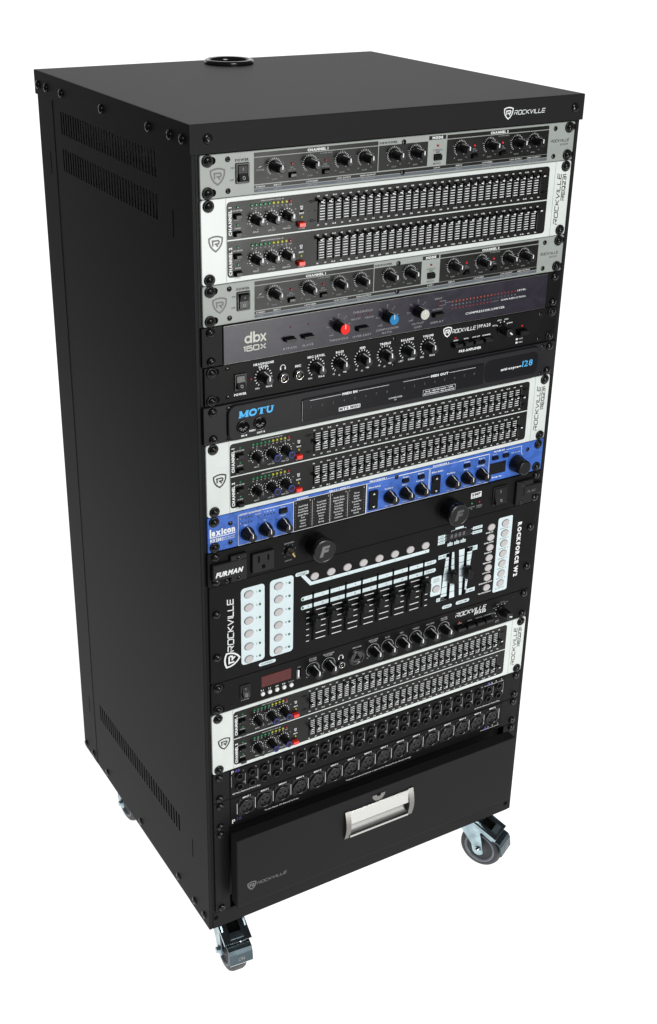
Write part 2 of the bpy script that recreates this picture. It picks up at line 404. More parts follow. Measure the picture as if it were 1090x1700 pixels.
# ------------------------------------------------------------------ 1. crossovers
K1 = knob_mesh(5.0, 4.3, 17.5, 6.2); K1P = pointer_mesh(5.0, 4.3, 17.5, 1.3)
def crossover(u, label):
    U = Unit('crossover_unit', label, u, 1, 'crossover', 'silver crossover units')
    U.plate(SILVER, r=2.5); U.chassis(438)
    U.screws(slots=DEEP); U.small([(31.2, 6.2), (31.2, 37.8), (453, 6.6), (453.4, 38.2), (242.7, 5.6), (242.7, 38)])
    shield(U.p, 19.8, 22.2, 15.5, INKG, t=.11)
    U.rocker(39.6, 10.8, 55.2, 31.3, on=(u > 1))
    U.t('POWER', 47.2, 8.0, 2.3, INKB, width=15.5, bold=1); U.t('ON', 36.2, 15.3, 1.9, INKB); U.t('OFF', 35.6, 27.4, 1.9, INKB)
    # channel 1 block
    U.rect(60.8, 2.2, 210, 6.5, SLATE); U.rect(60.8, 7.3, 210, 34, SLATE)
    U.rect(211, 7.3, 274.6, 33.8, SLATE); U.rect(275.6, 1.9, 298.2, 6.2, SLATE)
    U.rect(300, 2.4, 443.3, 6.5, SLATE); U.rect(300, 7.4, 443.6, 34.6, SLATE)
    U.rect(60.8, 35, 443.8, 38.3, SLATE); U.rect(60.8, 38.9, 443.8, 42, STRIPE)
    U.t('CHANNEL 1', 135.5, 4.5, 2.4, INK, width=25, bold=1, y=-.24); U.t('CHANNEL 2', 371.8, 4.6, 2.4, INK, width=25, bold=1, y=-.24)
    U.t('SUBWOOFER', 222.8, 4.6, 2.0, INKB, width=23, bold=1); U.t('MODE', 287, 4.1, 2.5, INK, width=14, bold=1, y=-.24)
    U.t('POWER', 68, 20, 1.7, INKD, y=-.24, width=9)
    U.line([(66, 17.5), (69, 16.2)], .5, INK, 2)
    for x in (84.4, 126.3, 165.2, 193.3, 230.7, 258.5, 318.8, 359.2, 397.7, 422):
        d = 18.0
        U.dots(x, d, 8.3, 21, -55, 235, .55, INK, 2, long=1.0)
        U.knob(x, d, K1, K1P, rz=random.uniform(-6, 10) if u > 1 else 3)
        for k, (dx, dz) in enumerate(((0, -10.6), (10.2, -3), (-10.2, -3), (8, 10.4), (-8, 10.4))):
            U.t(('+12', '6', '-6', '+6', '-12')[k], x + dx, d + dz, 1.35, INKD, y=-.24)
        U.t('GAIN', x, d + 12.6, 1.6, INKD, y=-.24, width=6)
    for x in (126.3, 359.2): U.t('X-OVER FREQ', x + 19, 8.9, 1.3, INKD, y=-.24, width=15)
    for x in (104.8, 144.8, 337.5, 377):
        U.put('led', led_mesh(LEDR if x < 200 else LEDRB), x, 16.4, -.24); U.put('push_button', btn_mesh(7.5, 3.8, 3.5, GLOSSB, surround=1.0), x + .6, 28, -.12)
        U.t('LOW CUT' if x in (104.8, 337.5) else '44 kHz', x, 22.6, 1.4, INKD, y=-.24, width=9)
        U.t('40Hz', x, 20.4, 1.3, INKD, y=-.24)
    U.put('led', led_mesh(LEDR), 287.8, 12.8, 0); U.put('push_button', btn_mesh(8.6, 5.6, 4, GLOSSB), 288, 25.2, 0)
    U.t('STEREO', 288, 17.6, 1.7, INKB, width=12.5); U.t('MONO', 288, 32.2, 1.7, INKB, width=10)
    U.line([(286, 20.4), (290, 20.4), (290, 19.4), (286, 19.4)], .5, INKB, 1, True)
    for dd, lab in ((36.7, ('STEREO', 'INPUT', 'LOW/HIGH', 'LOW OUTPUT', 'HIGH OUTPUT')), (40.5, ('MONO', 'INPUT', 'LOW/MID', 'LOW OUTPUT', 'MID OUTPUT'))):
        for x, t_ in zip((68, 88, 129, 168, 198), lab):
            U.t(t_, x, dd, 1.55, INK if dd < 40 else INKD, y=-.24, width=len(t_) * 1.75)
        for x, t_ in zip((288, 318, 357, 398, 424), ('2-WAY',) + lab[1:]):
            U.t(t_, x, dd, 1.55, INK if dd < 40 else INKD, y=-.24, width=len(t_) * 1.75)
    tech(U.p, 'ROCKVILLE', 447.5, 22.0, 2.7, 27, INKB, wt=.2); U.t('RX230', 468, 25.3, 2.1, INKB, width=11, shear=.1)
    U.done()
crossover(1, 'topmost silver crossover unit just under the black cabinet lid')
crossover(4, 'silver crossover unit between a white equalizer and the violet-grey compressor')

# ------------------------------------------------------------------ 2. graphic equalizers
KE = knob_mesh(5.0, 4.4, 15.5, 0, flute=.10); KEP = pointer_mesh(5.0, 4.4, 15.5, 2.0)
KEP2 = pointer_mesh(4.9, 4.35, 15.5, 1.2, INKG); 
def ring_cap():
    m = MB().m(NAVY); m.lathe([(-15.4, 4.5), (-15.9, 4.3), (-15.9, 2.9)], 20, cap1=False); m.m(SLATE).lathe([(-15.7, 2.9), (-15.75, 2.6)], 20); return m.mesh('blue_ring_cap')
RINGCAP = ring_cap()
def slot_mesh():
    m = MB().m(DEEP).plate(-.9, -12.6, .9, 12.6, .3, 0, -.14, .05, 3)
    m.m(INKG).add([(1.1, -.2, 12.2), (1.35, -.2, 12.2), (1.35, -.2, -12.2), (1.1, -.2, -12.2)], [(0, 1, 2, 3)]); return m.mesh('fader_slot')
SLOT = slot_mesh()
def cap_mesh():
    m = MB().m(PLAST).box(-.5, .5, -5, 0, -1.4, 1.4)
    m.plate(-1.45, -1.9, 1.45, 1.9, .5, -4.5, -8.2, .6, 3)
    m.m(INK).add([(-1.4, -8.35, .7), (1.6, -8.35, .7), (1.6, -8.35, -.6), (-1.4, -8.35, -.6)], [(0, 1, 2, 3)])
    m.add([(1.6, -8.3, .7), (1.6, -6, .7), (1.6, -6, -.6), (1.6, -8.3, -.6)], [(0, 1, 2, 3)])
    return m.mesh('fader_cap')
FCAP = cap_mesh()
FREQ = '20 25 31.5 40 50 63 80 100 125 160 200 250 315 400 500 630 800 1k 1.25k 1.6k 2k 2.5k 3.15k 4k 5k 6.3k 8k 10k 12.5k 16k 20k'.split()
PATT = {2: ([13.3] * 31, [12.2] * 31),
        8: ([22.2, 22, 22.3, 22.2, 22.1, 22.5, 23.4, 23.1, 20.7, 22, 21.5, 18.5, 16.3, 17.8, 21.7, 21.9, 22, 21.6, 20.9, 21.1, 21.7, 21.3, 20.9, 21.6, 21.2, 20.8, 21.5, 21.1, 19.9, 20.3, 21.2],
            [22.2, 22.6, 22, 22.1, 22, 21.8, 23.4, 23, 21.4, 21.4, 18, 20.1, 19.8, 20.1, 20.1, 20.5, 20.7, 19.9, 20.9, 21.1, 20.8, 21.2, 21.4, 20.6, 20.1, 20.8, 20.6, 20.7, 20.9, 21.2, 20.5]),
        16: ([24.2, 24.2, 23, 22.4, 22.5, 11.3, 17, 15.8, 17.1, 18.7, 20, 21.3, 20.8, 23, 22.9, 23.6, 23, 20.4, 21.6, 22, 22, 23.5, 25.4, 22.3, 23, 23.6, 24, 23.9, 25.7, 25.1, 23],
             [20.8, 21.9, 21.1, 21.9, 21.3, 22.7, 21.7, 24.5, 23.9, 21.6, 20.2, 20.5, 21.9, 21.6, 22.3, 22.7, 22.4, 23.7, 23.1, 21.5, 23.8, 25, 21.6, 20.5, 22.3, 22.2, 21.4, 21.9, 21.1, 22.6, 24.1])}
def equalizer(u, label):
    U = Unit('graphic_equalizer', label, u, 2, 'equalizer', 'two-row graphic equalizers')
    U.plate(WHITEP, r=3.5); U.chassis(438); U.screws()
    m = MB().m(SLATE).plate(29.3, 4.6, 450, 83.4, 4, 0, -.35, .15); U.put('control_panel', m.mesh('control_panel'), 0, 0)
    Y = -.5
    U.p.m(WHITEP).poly([(29.6, 43.4), (449.8, 43.4), (449.8, 44.7), (29.6, 44.7)], Y)
    for x in (28.3, 458.8): U.p.m(INKG).poly([(x, .6), (x + .35, .6), (x + .35, 88.2), (x, 88.2)], -.06)
    shield(U.p, 16.4, 45.6, 15, INKG if u == 2 else INKB, t=.115)
    for ch, off in ((0, 0), (1, 41.6)):
        U.t('CHANNEL %d' % (ch + 1), 32.9, 24.6 + off, 3.3, INK, rot=90, bold=1, width=29.5, y=Y)
        for dd in (10.5, 28.8):
            U.put('led', led_mesh(LEDG, 1.3), 41.4, dd + off, -.4)
            U.put('push_button', btn_mesh(7.4, 4.4, 5.0, PLAST, surround=.9), 41.2, dd + 9.4 + off, -.35)
            U.t('I/O METER' if dd < 20 else 'AUDIO', 41.4, dd + 3.6 + off, 1.4, INK, width=11 if dd < 20 else 7, y=Y)
            U.t('IN/OUT', 41.4, dd + 13.2 + off, 1.2, INK, width=7, y=Y)
        for k in range(10):
            x = 57.8 + k * 5.05
            U.put('led', led_mesh(LEDG if k < 5 else (LEDY if k < 9 else LEDR), 1.55), x, 10.4 + off, -.4)
            U.t(('-18', '-12', '-9', '-3', '0', '+3', '+6', '+9', '+12', 'CLIP')[k], x, 13.8 + off, 1.15, INK, y=Y)
        U.t('INPUT/OUTPUT LEVEL dB', 82, 6.8 + off, 1.0, INK, width=26, y=Y)
        for i, (x, d) in enumerate(((62.5, 25.8), (81, 25.6), (99.2, 25.3))):
            U.dots(x, d + off, 7.6, 13, -50, 230, 1.1, INK, lv=4.2)
            U.p.v = U.p.v
            k = U.knob(x, d + off, KE, KEP if u == 2 else None, rz=(8, 4, 0)[i] + random.uniform(-7, 7))
            if u != 2:
                if i: U.put('cap_ring', RINGCAP, 0, 0, parent=k, label='blue ring on the knob end')
                else: U.put('pointer', KEP2, 0, 0, parent=k)
            U.t(('INPUT', 'LOW CUT', 'HIGH CUT')[i], x, 38.4 + off, 1.5, INK, width=(6.5, 8.5, 9.5)[i], y=Y)
            U.t(('dB', 'Hz', 'kHz')[i], x + 2, 36 + off, 1.1, INK, y=Y)
            for a, b, q in ((0, -9.6, '0'), (10, -6, '+3'), (-10.4, -4, '-3'), (-10, 3, '-6')): U.t(q, x + a, d + b + off, 1.1, INK, y=Y)
        U.put('led', led_mesh(LEDY, 1.2), 116.6, 28.6 + off, -.4)
        U.put('bypass_button', btn_mesh(8.0, 4.8, 5.5, REDB, surround=.3), 115.4, 36.0 + off, -.35, label='red bypass button')
        U.t('BYPASS', 117, 40.6 + off, 1.2, INK, width=7, y=Y)
        for q, dz in (('EQ', 17.6), ('IN', 20), ('OUT', 24.6)): U.t(q, 116.7, dz + off, 1.6, INK, bold=1, y=Y)
        U.rect(114.6, 21.6, 118.8, 23, INK, lv=5)
        for k, q in enumerate(FREQ):
            x = 136.9 + k * 9.973
            U.put('fader_slot', SLOT, x, 23.9 + off, -.36)
            U.put('fader_cap', FCAP, x, PATT[u][ch][k] + off, -.4)
            U.p.m(INK)
            for j in range(8):
                d = 13.6 + j * 2.87 + off
                if k < 30: U.p.poly([(x + 2.3, d - .42), (x + 8.1, d - .42), (x + 8.1, d + .42), (x + 2.3, d + .42)], Y)
            U.t(q, x, 8.7 + off, 1.25, INK, bold=1, y=Y, width=max(2.6, len(q) * 1.15)); U.t(q, x, 39.4 + off, 1.25, INK, bold=1, y=Y, width=max(2.6, len(q) * 1.15))
        for xx, sg in ((131, -1), (441, 1)):
            for d, q in ((13.4, '+12'), (23.7, '0'), (33.8, '-12')):
                U.p.m(INK).poly([(xx + 1.4 * -sg - .9, d - .25), (xx + 1.4 * -sg + 2.2, d - .25), (xx + 1.4 * -sg + 2.2, d + .25), (xx + 1.4 * -sg - .9, d + .25)], Y)
                if q != '0': U.line([(xx - 2 + sg * 1.6, d - 1), (xx + 1.4 + sg * 1.6, d - 1), (xx + 1.4 + sg * 1.6, d + 1), (xx - 2 + sg * 1.6, d + 1)], .55, INK, 4.2, True)
                U.t(q, xx + sg * 5.6, d, 1.2, INK, y=Y)
    tech(U.p, 'ROCKVILLE', 468.6, 75.0, 5.3, 59.5, INKB, wt=.19, rot=90, shear=.25)
    tech(U.p, 'REQ231', 476.0, 46.6, 4.6, 30.5, INKB, wt=.235, rot=90, shear=0)
    U.done()
equalizer(2, 'white-eared equalizer nearest the top, its fader caps all raised near the upper end')
equalizer(8, 'white-eared equalizer directly above the blue effects processor')
equalizer(16, 'lowest white-eared equalizer, directly above the jack patch bay')

# ------------------------------------------------------------------ 3. compressor (dbx)
U = Unit('compressor_limiter', 'scuffed violet-grey compressor with red, blue and pale grey knob caps', 5, 1, 'compressor')
m = MB().m(FACE).plate(-1.8, .35, 484, 44.1, .8, 3, 0, .4); U.put('rack_ear', m.mesh('rack_ear'), 0, 0)
m = MB().m(DBXM).plate(22.6, .9, 461.5, 43.4, .4, 0, -1.8, .5); U.put('front_panel', m.mesh('front_panel'), 0, 0)
m = MB().m(ALUD).box(22.9, 461.2, -1.9, -1.2, -1.25, -.95).box(22.9, 461.2, -1.95, -1.2, -43.4, -43.15); U.put('edge_trim', m.mesh('edge_trim'), 0, 0)
U.chassis(200); U.screws(RSCREW2)
Y = -2.0
def dbx_logo(p):
    p.m(GRYC)
    def ring(x, d, r, w_): p.stroke(arc(x, d, r, 0, 360, 20)[:-1], w_, Y, True)
    ring(51.9, 19.6, 3.3, 2.1); p.stroke([(55.6, 11.4), (55.6, 23.9)], 2.2, Y - .02)
    ring(62.4, 19.6, 3.3, 2.1); p.stroke([(58.9, 11.4), (58.9, 23.9)], 2.2, Y - .02)
    p.stroke([(67.0, 15.4), (73.4, 23.9)], 1.9, Y); p.stroke([(73.2, 15.4), (67.2, 23.9)], 1.9, Y - .02)
dbx_logo(U.p)
tech(U.p, '160X', 46.4, 32.4, 5.2, 27, GRYC, wt=.25, shear=0, y=Y)
for x, q in ((103.6, 'BYPASS'), (126.2, 'SLAVE')):
    U.put('led', led_mesh(LEDO, .7), x, 13.7, -1.8); U.put('push_button', btn_mesh(13, 3.2, 7, PLAST, surround=.8), x - 2, 26.6, -1.8)
    U.t(q, x - .4, 37.4, 2.4, INKD, width=17 if x < 110 else 14, y=Y)
U.line([(141.4, 21), (150.4, 38.4)], .4, INKF, 16.6)
for x, d, cap, q, lab in ((164.5, 21.2, REDC, ('THRESHOLD', ''), 'knob with red cap'), (228.9, 19.8, BLUC, ('COMPRESSION', 'RATIO'), 'knob with blue cap'), (271, 20.2, GRYC, ('OUTPUT', 'GAIN'), 'knob with pale grey cap')):
    k = U.put('knob', knob_mesh(6.9, 6.1, 15.0), x, d, -1.8, label=lab)
    m = MB().m(cap).lathe([(-14.6, 5.9), (-15.4, 5.9), (-15.5, 5.7)], 24); m.m(INK).box(-.4, .4, -15.75, -15.4, .5, 5.6); U.put('cap', m.mesh('knob_cap'), 0, 0, parent=k)
    m = MB().m(INK).box(-.3, .3, -15, -2, 6.2, 6.75); U.put('pointer', m.mesh('pointer'), 0, 0, parent=k)
    U.dots(x, d, 10.6, 7, -50, 230, .5, INKD, 16.6, long=1.8)
    for a, q2 in zip((-50, 0, 45, 90, 135, 180, 230), ('+20', '+10', '0', '-10', '-20', '-30', '-40dBu')):
        if a > -50: U.t(q2, x + 14 * math.cos(math.radians(a)), d - 13 * math.sin(math.radians(a)), 1.5, INKD, y=Y)
    U.t(q[0], x + 1.0, 35.0 if q[1] else 37.3, 2.3, INKD, width=len(q[0]) * 2.75, y=Y)
    if q[1]: U.t(q[1], x + 1, 39.2, 2.2, INKD, width=len(q[1]) * 2.6, y=Y)
U.t('THRESHOLD', 196.1, 9.4, 2.3, INKD, width=26, y=Y); U.t('BELOW', 187.4, 17, 1.9, INKD, width=12, y=Y); U.t('ABOVE', 205, 17.4, 1.9, INKD, width=11.5, y=Y)
for x in (188, 196.4, 203.7): U.put('led', led_mesh(LEDO, .8), x, 13.2, -1.8)
U.put('push_button', btn_mesh(14.5, 4.4, 6, PLAST, surround=.8), 195, 28.6, -1.8); U.t('OVER EASY', 196.1, 37.6, 2.3, INKD, width=25, y=Y)
for d in (12.9, 18.1): U.put('led', led_mesh(LEDO, .8), 299.3, d, -1.8)
U.line([(301.5, 12.9), (310, 12.9), (310, 18.1), (301.5, 18.1)], .35, INKD, 16.6); U.line([(310, 15.4), (318, 15.6)], .35, INKD, 16.6)
U.put('push_button', btn_mesh(14, 4.4, 6, PLAST, surround=.8), 299, 28, -1.8)
U.t('DISPLAY', 299.3, 37.3, 2.3, INKD, width=18.5, y=Y); U.t('INPUT', 299.6, 9.3, 1.9, INKD, width=10, y=Y); U.t('OUTPUT', 299, 21.9, 1.9, INKD, width=14, y=Y)
for k in range(19):
    x = 320 + k * 5.13
    U.put('led', led_mesh(mat('dim_orange_led', (0.42, 0.06, 0.012), .3) if k < 12 else LEDO, 1.05, .6), x, 15.7, -1.8)
    if k < 12: U.put('led', led_mesh(LEDO, .95, .6), x, 24, -1.8)
    U.t('40 30 20 18 15 12 9 6 5 4 3 2 1 0 1 3 6 10 20'.split()[k], x, 20, 1.5, INKD, y=Y)
U.line([(379, 24), (388, 24)], .35, INKD, 16.6)
U.t('GAIN REDUCTION', 410, 24, 1.9, INK, width=37, y=Y); U.t('LEVEL', 422, 15.4, 1.9, INK, width=13, y=Y); U.t('COMPRESSOR/LIMITER', 369, 33.4, 2.5, INK, width=58, y=Y)
U.done()

# ------------------------------------------------------------------ 4. preamp PPA20
KP = knob_mesh(6.3, 5.2, 15.5, 7.6); KPP = pointer_mesh(6.3, 5.2, 15.5, 1.6)
def jack_mesh(r=5.2, mt=CHROME, L=4.0):
    m = MB().m(PLAST).lathe([(0, r + 1.3), (-1.5, r + 1.3), (-2, r + .8)], 22)
    m.m(mt).lathe([(-1.5, r), (-L, r * .95), (-L - .4, r * .93), (-L - .2, r * .84)], 22, cap1=False)
    m.m(DEEP).lathe([(-L - .2, r * .84), (-.4, r * .78)], 22)
    m.m(BRASS).lathe([(-2.4, r * .2), (-2.6, r * .12)], 10, z=-r * .3); return m.mesh('jack_socket')
JACK = jack_mesh()
U = Unit('preamplifier', 'black preamplifier with white knob pointers, directly below the scuffed compressor', 6, 1, 'preamplifier')
U.plate(FACE, r=1.5); U.chassis(190); U.screws(slots=DEEP, xs=(8.75,)); U.screws(xs=(473.85,)); U.small([(27.9, 5.6), (28.1, 37.8), (241.2, 5.1), (241.5, 37), (456.5, 7), (456.5, 39)])
U.rocker(35.5, 12.5, 50.3, 31.8); U.t('POWER', 42.9, 36.5, 2.5, INK, width=15, bold=1)
U.put('led', led_mesh(LEDR, 1.2), 55.8, 21.3)
U.t('HEADPHONE', 71.7, 6.0, 2.4, INK, width=25, bold=1); U.t('LEVEL', 71.7, 9.4, 2.4, INK, width=12, bold=1)
for x, q, lo, hi in ((71.3, '', 'MIN', 'MAX'), (138, 'MIC LEVEL', 'MIN', 'MAX'), (168.5, 'BASS', '-15', '+15'), (198.8, 'MID', '-15', '+15'), (229.5, 'TREBLE', '-15', '+15'), (260, 'BALANCE', 'LEFT', 'RIGHT'), (289.3, 'VOLUME', 'MIN', 'MAX')):
    U.dots(x, 21.5, 10.0, 15, -45, 235, 1.2, INK, long=.8); U.knob(x, 21.5, KP, KPP, rz=0)
    if q: U.t(q, x, 8.7, 2.4, INK, width=len(q) * 2.5, bold=1)
    U.t(lo, x - 7.5, 33.8, 2.0, INK); U.t(hi, x + 7.2, 33.5, 2.0, INK, bold=1)
    if lo[0] == '-': U.t('dB', x, 36.2, 1.8, INK)
for x in (95.7, 115): U.put('jack_socket', JACK, x, 26.3)
def headphone(x, d, r, w_): U.line(arc(x, d, r, 0, 180, 12), w_, INK); U.line([(x - r, d - .3), (x - r, d + r * .95)], w_ * 2.2, INK); U.line([(x + r, d - .3), (x + r, d + r * .95)], w_ * 2.2, INK)
headphone(95.6, 14.6, 2.9, .7); U.t('MIC', 114.8, 16.3, 2.5, INK, width=7.5, bold=1)
shield(U.p, 316.8, 8.4, 11, INK, t=.13); tech(U.p, 'ROCKVILLE', 323.6, 11.2, 4.2, 34, INK, wt=.17)
U.rect(360.4, 5.8, 360.9, 11.8, INK); U.t('PPA20', 371.3, 8.6, 4.0, INK, width=17.5)
for i, (x, q) in enumerate(((332, 'MONO'), (347, 'MUTE'), (361.8, 'LOW CUT'), (377, 'LOUDNESS'))):
    U.put('push_button', btn_mesh(11.5, 5, 7.5, PLAST, surround=1), x - 2, 25.8); U.t(q, x - 2, 20.9, 1.5, INK, width=min(len(q) * 1.6, 12), bold=1)
for x in (328.9, 428.7): U.put('led', led_mesh(LEDRB, 1.3), x, 17.8)
U.t('PRE-AMPLIFIER', 352, 35.6, 2.7, INK, width=33, bold=1)
U.knob(398.5, 17.5, KP, KPP, rz=128)
U.dots(398.5, 17.5, 9.6, 4, 40, 145, 1.4, INK)
for a, q in ((150, 'AUX 3'), (112, 'AUX 2'), (68, 'AUX 1'), (30, 'PHONO')): U.t(q, 398.5 + 14 * math.cos(math.radians(a)), 17.5 - 13 * math.sin(math.radians(a)), 1.4, INK, width=6, bold=1)
U.put('push_button', btn_mesh(13, 6, 8, PLAST, surround=1), 428, 25)
for d, q in ((34, 'AUX'), (38.5, 'MIC')): U.rect(421, d - 1.2, 424.4, d + 1.2, INK, 1); U.t(q, 429, d, 1.6, INK, width=6)
U.done()

# ------------------------------------------------------------------ 5. MIDI interface
U = Unit('midi_interface', 'charcoal MIDI interface with sky blue lettering and a long dark window', 7, 1, 'midi interface', y=-5)
U.plate(MOTM, x0=-2.6, x1=485.2, r=.8, depth=5); U.chassis(160)
U.screws(RSCREW2)
m = MB().m(MOTM).plate(25.6, 2.2, 458, 43.4, 9.5, 0, -3.0, 1.0); U.put('front_panel', m.mesh('front_panel'), 0, 0)
U.line([(36, 1.6), (29, 3.6), (25.0, 10.5), (25.0, 35), (29, 41.6), (36, 43.8)], .9, DEEP)
U.line([(447, 1.6), (454.5, 3.6), (458.6, 10.5), (458.6, 35), (454.5, 41.6), (447, 43.8)], .9, DEEP)
U.small([(27.6, 5.4), (27.6, 40.6), (463.4, 5), (463.4, 41)])
m = MB().m(GLASSB).plate(117.2, 9.8, 371.5, 37.6, 2.2, -2.5, -4.4, 1.1); m.m(ALUD)
m.box(117.15, 117.6, -4.3, -3, -36, -12); U.put('display_window', m.mesh('display_window'), 0, 0)
m = MB().m(GLASSB).plate(372.5, 8.3, 455.2, 37.2, 8, -3.0, -3.12, .05); U.put('badge_panel', m.mesh('badge_panel'), 0, 0)
Y = -3.2
def motu(p, x0, d0, h, wd, mt):
    p.m(mt); t = .33
    L = {'M': (1.3, [([(.2, 0), (.2, 1)], t), ([(1.1, 0), (1.1, 1)], t * 1.25), ([(.2, .97), (.62, .1)], t * .95), ([(.62, .1), (1.1, .97)], t * .6), ([(0, .06), (.42, .06)], .17), ([(.85, .06), (1.35, .06)], .17), ([(0, .94), (.35, .94)], .17), ([(1.0, .94), (1.35, .94)], .12)]),
         'O': (1.15, [([(.56 + .43 * math.cos(a * math.pi / 10), .5 + .42 * math.sin(a * math.pi / 10)) for a in range(21)], t * .95)]),
         'T': (1.1, [([(.55, 0), (.55, 1)], t * 1.2), ([(0, .93), (1.1, .93)], .14), ([(.07, 1), (.07, .68)], .13), ([(1.03, 1), (1.03, .68)], .13), ([(.28, .06), (.82, .06)], .12)]),
         'U': (1.15, [([(.22, 1), (.22, .35), (.32, .14), (.55, .06), (.78, .14), (.88, .35), (.88, 1)], t * .85), ([(0, .94), (.46, .94)], .17), ([(.66, .94), (1.1, .94)], .12)])}
    tot = sum(L[c][0] for c in 'MOTU') + .05 * 3; pen = 0; kx = wd / tot; j = 0
    for c in 'MOTU':
        for pl, w_ in L[c][1]:
            p.stroke([((a + pen) * kx, b * h) for a, b in pl], w_ * h, Y - .01 * j, tf=lambda q: (x0 + q[0] + .1 * q[1], d0 - q[1])); j += 1
        pen += L[c][0] + .05
motu(U.p, 38.0, 17.6, 7.6, 43.5, CYAN)
def din():
    m = MB().m(GLOSSB).lathe([(0, 8.0), (-1.2, 8.0), (-1.6, 7.4), (-1.2, 6.7), (-.3, 6.6)], 26, cap1=False)
    m.m(DEEP).lathe([(-.3, 6.7), (-.32, 6.4)], 26)
    for a in (-70, -35, 0, 35, 70):
        c, q = math.sin(math.radians(a)), -math.cos(math.radians(a))
        m.m(INKG).stroke([(c * 2.3, -q * 2.3), (c * 5.2, -q * 5.2)], 1.3, -.5)
    m.m(PLAST).box(-1, 1, -.9, -.3, 4.6, 6.8); return m.mesh('din_socket')
DIN = din()
for x, d in ((43.5, 28.6), (64.3, 28.0)): U.put('midi_socket', DIN, x, d, -3.0)
U.t('IN 8', 44.6, 39.2, 1.9, INK, width=7, bold=1, y=Y); U.t('OUT 8', 65.3, 39.2, 1.9, INK, width=10, bold=1, y=Y); U.t('MIDI', 54.7, 35.2, 1.9, INK, width=7.4, bold=1, y=Y)
Y = -4.55
U.p.m(INK)
for a, b in ((126.8, 168), (191, 232.7), (252.5, 291), (318.5, 357.2)): U.p.poly([(a, 12.8), (b, 12.8), (b, 13.2), (a, 13.2)], Y)
U.t('MIDI IN', 179.4, 13, 2.7, INK, width=20, y=Y, bold=1); U.t('MIDI OUT', 304.5, 13, 2.7, INK, width=25, y=Y, bold=1)
for k in range(8): U.t(str(k + 1), 128.5 + k * 14.55, 21, 2.9, INKF, y=Y); U.t(str(k + 1), 254.3 + k * 14.5, 20.7, 2.9, INKF, y=Y)
U.p.m(INK).poly(rrect(165.2, 28.8, 194, 33.4, .3), Y); U.t('MTS MIDI', 179.6, 31.1, 2.8, INKB, width=27, y=Y - .05, bold=1)
U.t('COMPUTER', 242.6, 30.4, 1.7, INK, width=19, y=Y); U.t('I/O', 242.6, 33.2, 1.5, INK, y=Y); U.t('o', 242.6, 27, 1.6, LEDG, y=Y)
U.p.m(INK).stroke([(281.8, 29), (328.4, 29), (328.4, 35.9), (281.8, 35.9)], .35, Y, True)
U.t('8x8 - 128 Channels - USB', 305, 31.2, 1.5, INK, width=40, y=Y, bold=1); U.t('Mac/Windows - Bus powered', 305, 33.9, 1.5, INK, width=43, y=Y, bold=1)
U.t('midi express', 413.5, 23.6, 2.7, INK, width=31.5, bold=1, y=-3.2, shear=.12); U.t('128', 438.8, 21.5, 7.6, CYAN, width=16, bold=0, y=-3.2, shear=.05)
U.done()

# ------------------------------------------------------------------ 6. blue effects processor
KL = knob_mesh(8.4, 5.4, 15.5, 0, 0, 28, cone=True)
def lex_pointer():
    m = MB().m(INK); h = .55
    m.add([(-h, -1, 8.5), (h, -1, 8.5), (h, -5.4, 7.75), (-h, -5.4, 7.75), (-h, -8.6, 6.15), (h, -8.6, 6.15), (h, -11.2, 5.55), (-h, -11.2, 5.55), (-h, -15.0, 5.35), (h, -15.0, 5.35), (h, -15.68, 4.5), (-h, -15.68, 4.5), (-h, -15.68, 0), (h, -15.68, 0)],
          [(0, 1, 2, 3), (3, 2, 5, 4), (4, 5, 6, 7), (7, 6, 9, 8), (8, 9, 10, 11), (11, 10, 13, 12)])
    return m.mesh('pointer_line')
KLP = lex_pointer()
U = Unit('effects_processor', 'bright blue effects processor with black conical knobs', 10, 1, 'effects processor')
U.plate(BLUEF, r=1.0); U.chassis(170); U.screws(); U.small([(28.7, 12.5), (28.6, 36.5), (254.1, 4.9), (456.7, 10.6)])
U.t('lexicon', 18.7, 19.6, 7.4, INK, width=31.8, bold=1, gap=.05)
U.rect(2.9, 24.8, 34.9, 25.8, INK); U.rect(2.7, 14.6, 4.6, 25.6, INK, lv=1.2)
U.t('MX200', 10.2, 29.3, 3.9, INK, width=14.2, bold=1); U.t('Dual Reverb', 26.4, 28.2, 1.5, INK, width=15); U.t('Effects Processor', 26.6, 30.6, 1.5, INK, width=16)
U.rect(18.2, 27, 18.6, 32, INK)
U.line([(111, 4.9), (38.8, 4.9), (38.8, 43.6), (111, 43.6)], .4, INK)
U.t('INPUT / ROUTING', 54, 5.0, 1.9, INK, width=27, bold=1)
U.line([(70, 4.9), (111, 4.9)], .9, INK, 1.3)
for r_ in (9.7, 16.2):
    for k in range(4): U.rect(43.6 + k * 3.8, r_ - .9, 45.4 + k * 3.8, r_ + .9, INKB)
    U.t('L' if r_ < 12 else 'R', 41.6, r_, 1.4, INK)
for x, d in ((64.4, 12.5), (64.3, 22), (73.3, 12.7), (77.1, 12.7), (81, 12.7), (85, 12.7), (88.1, 22)): U.rect(x - .95, d - .95, x + .95, d + .95, INKB)
U.t('1 2 3 4', 79.2, 8.6, 1.6, INK, width=13); U.t('Digital In', 64.4, 8.8, 1.3, INK, width=8)
U.t('Input', 48.2, 19.2, 1.5, INK); U.t('Mix', 73, 18.8, 1.5, INK); U.t('Output', 97, 18.6, 1.5, INK)
U.put('push_button', btn_mesh(10.2, 5.4, 2.6, GLOSSB, surround=.6), 97, 12.7); U.t('Bypass', 97, 7.6, 1.4, INK)
for x in (49.8, 73.3, 97): U.knob(x, 30.2, KL, KLP, rz=0)
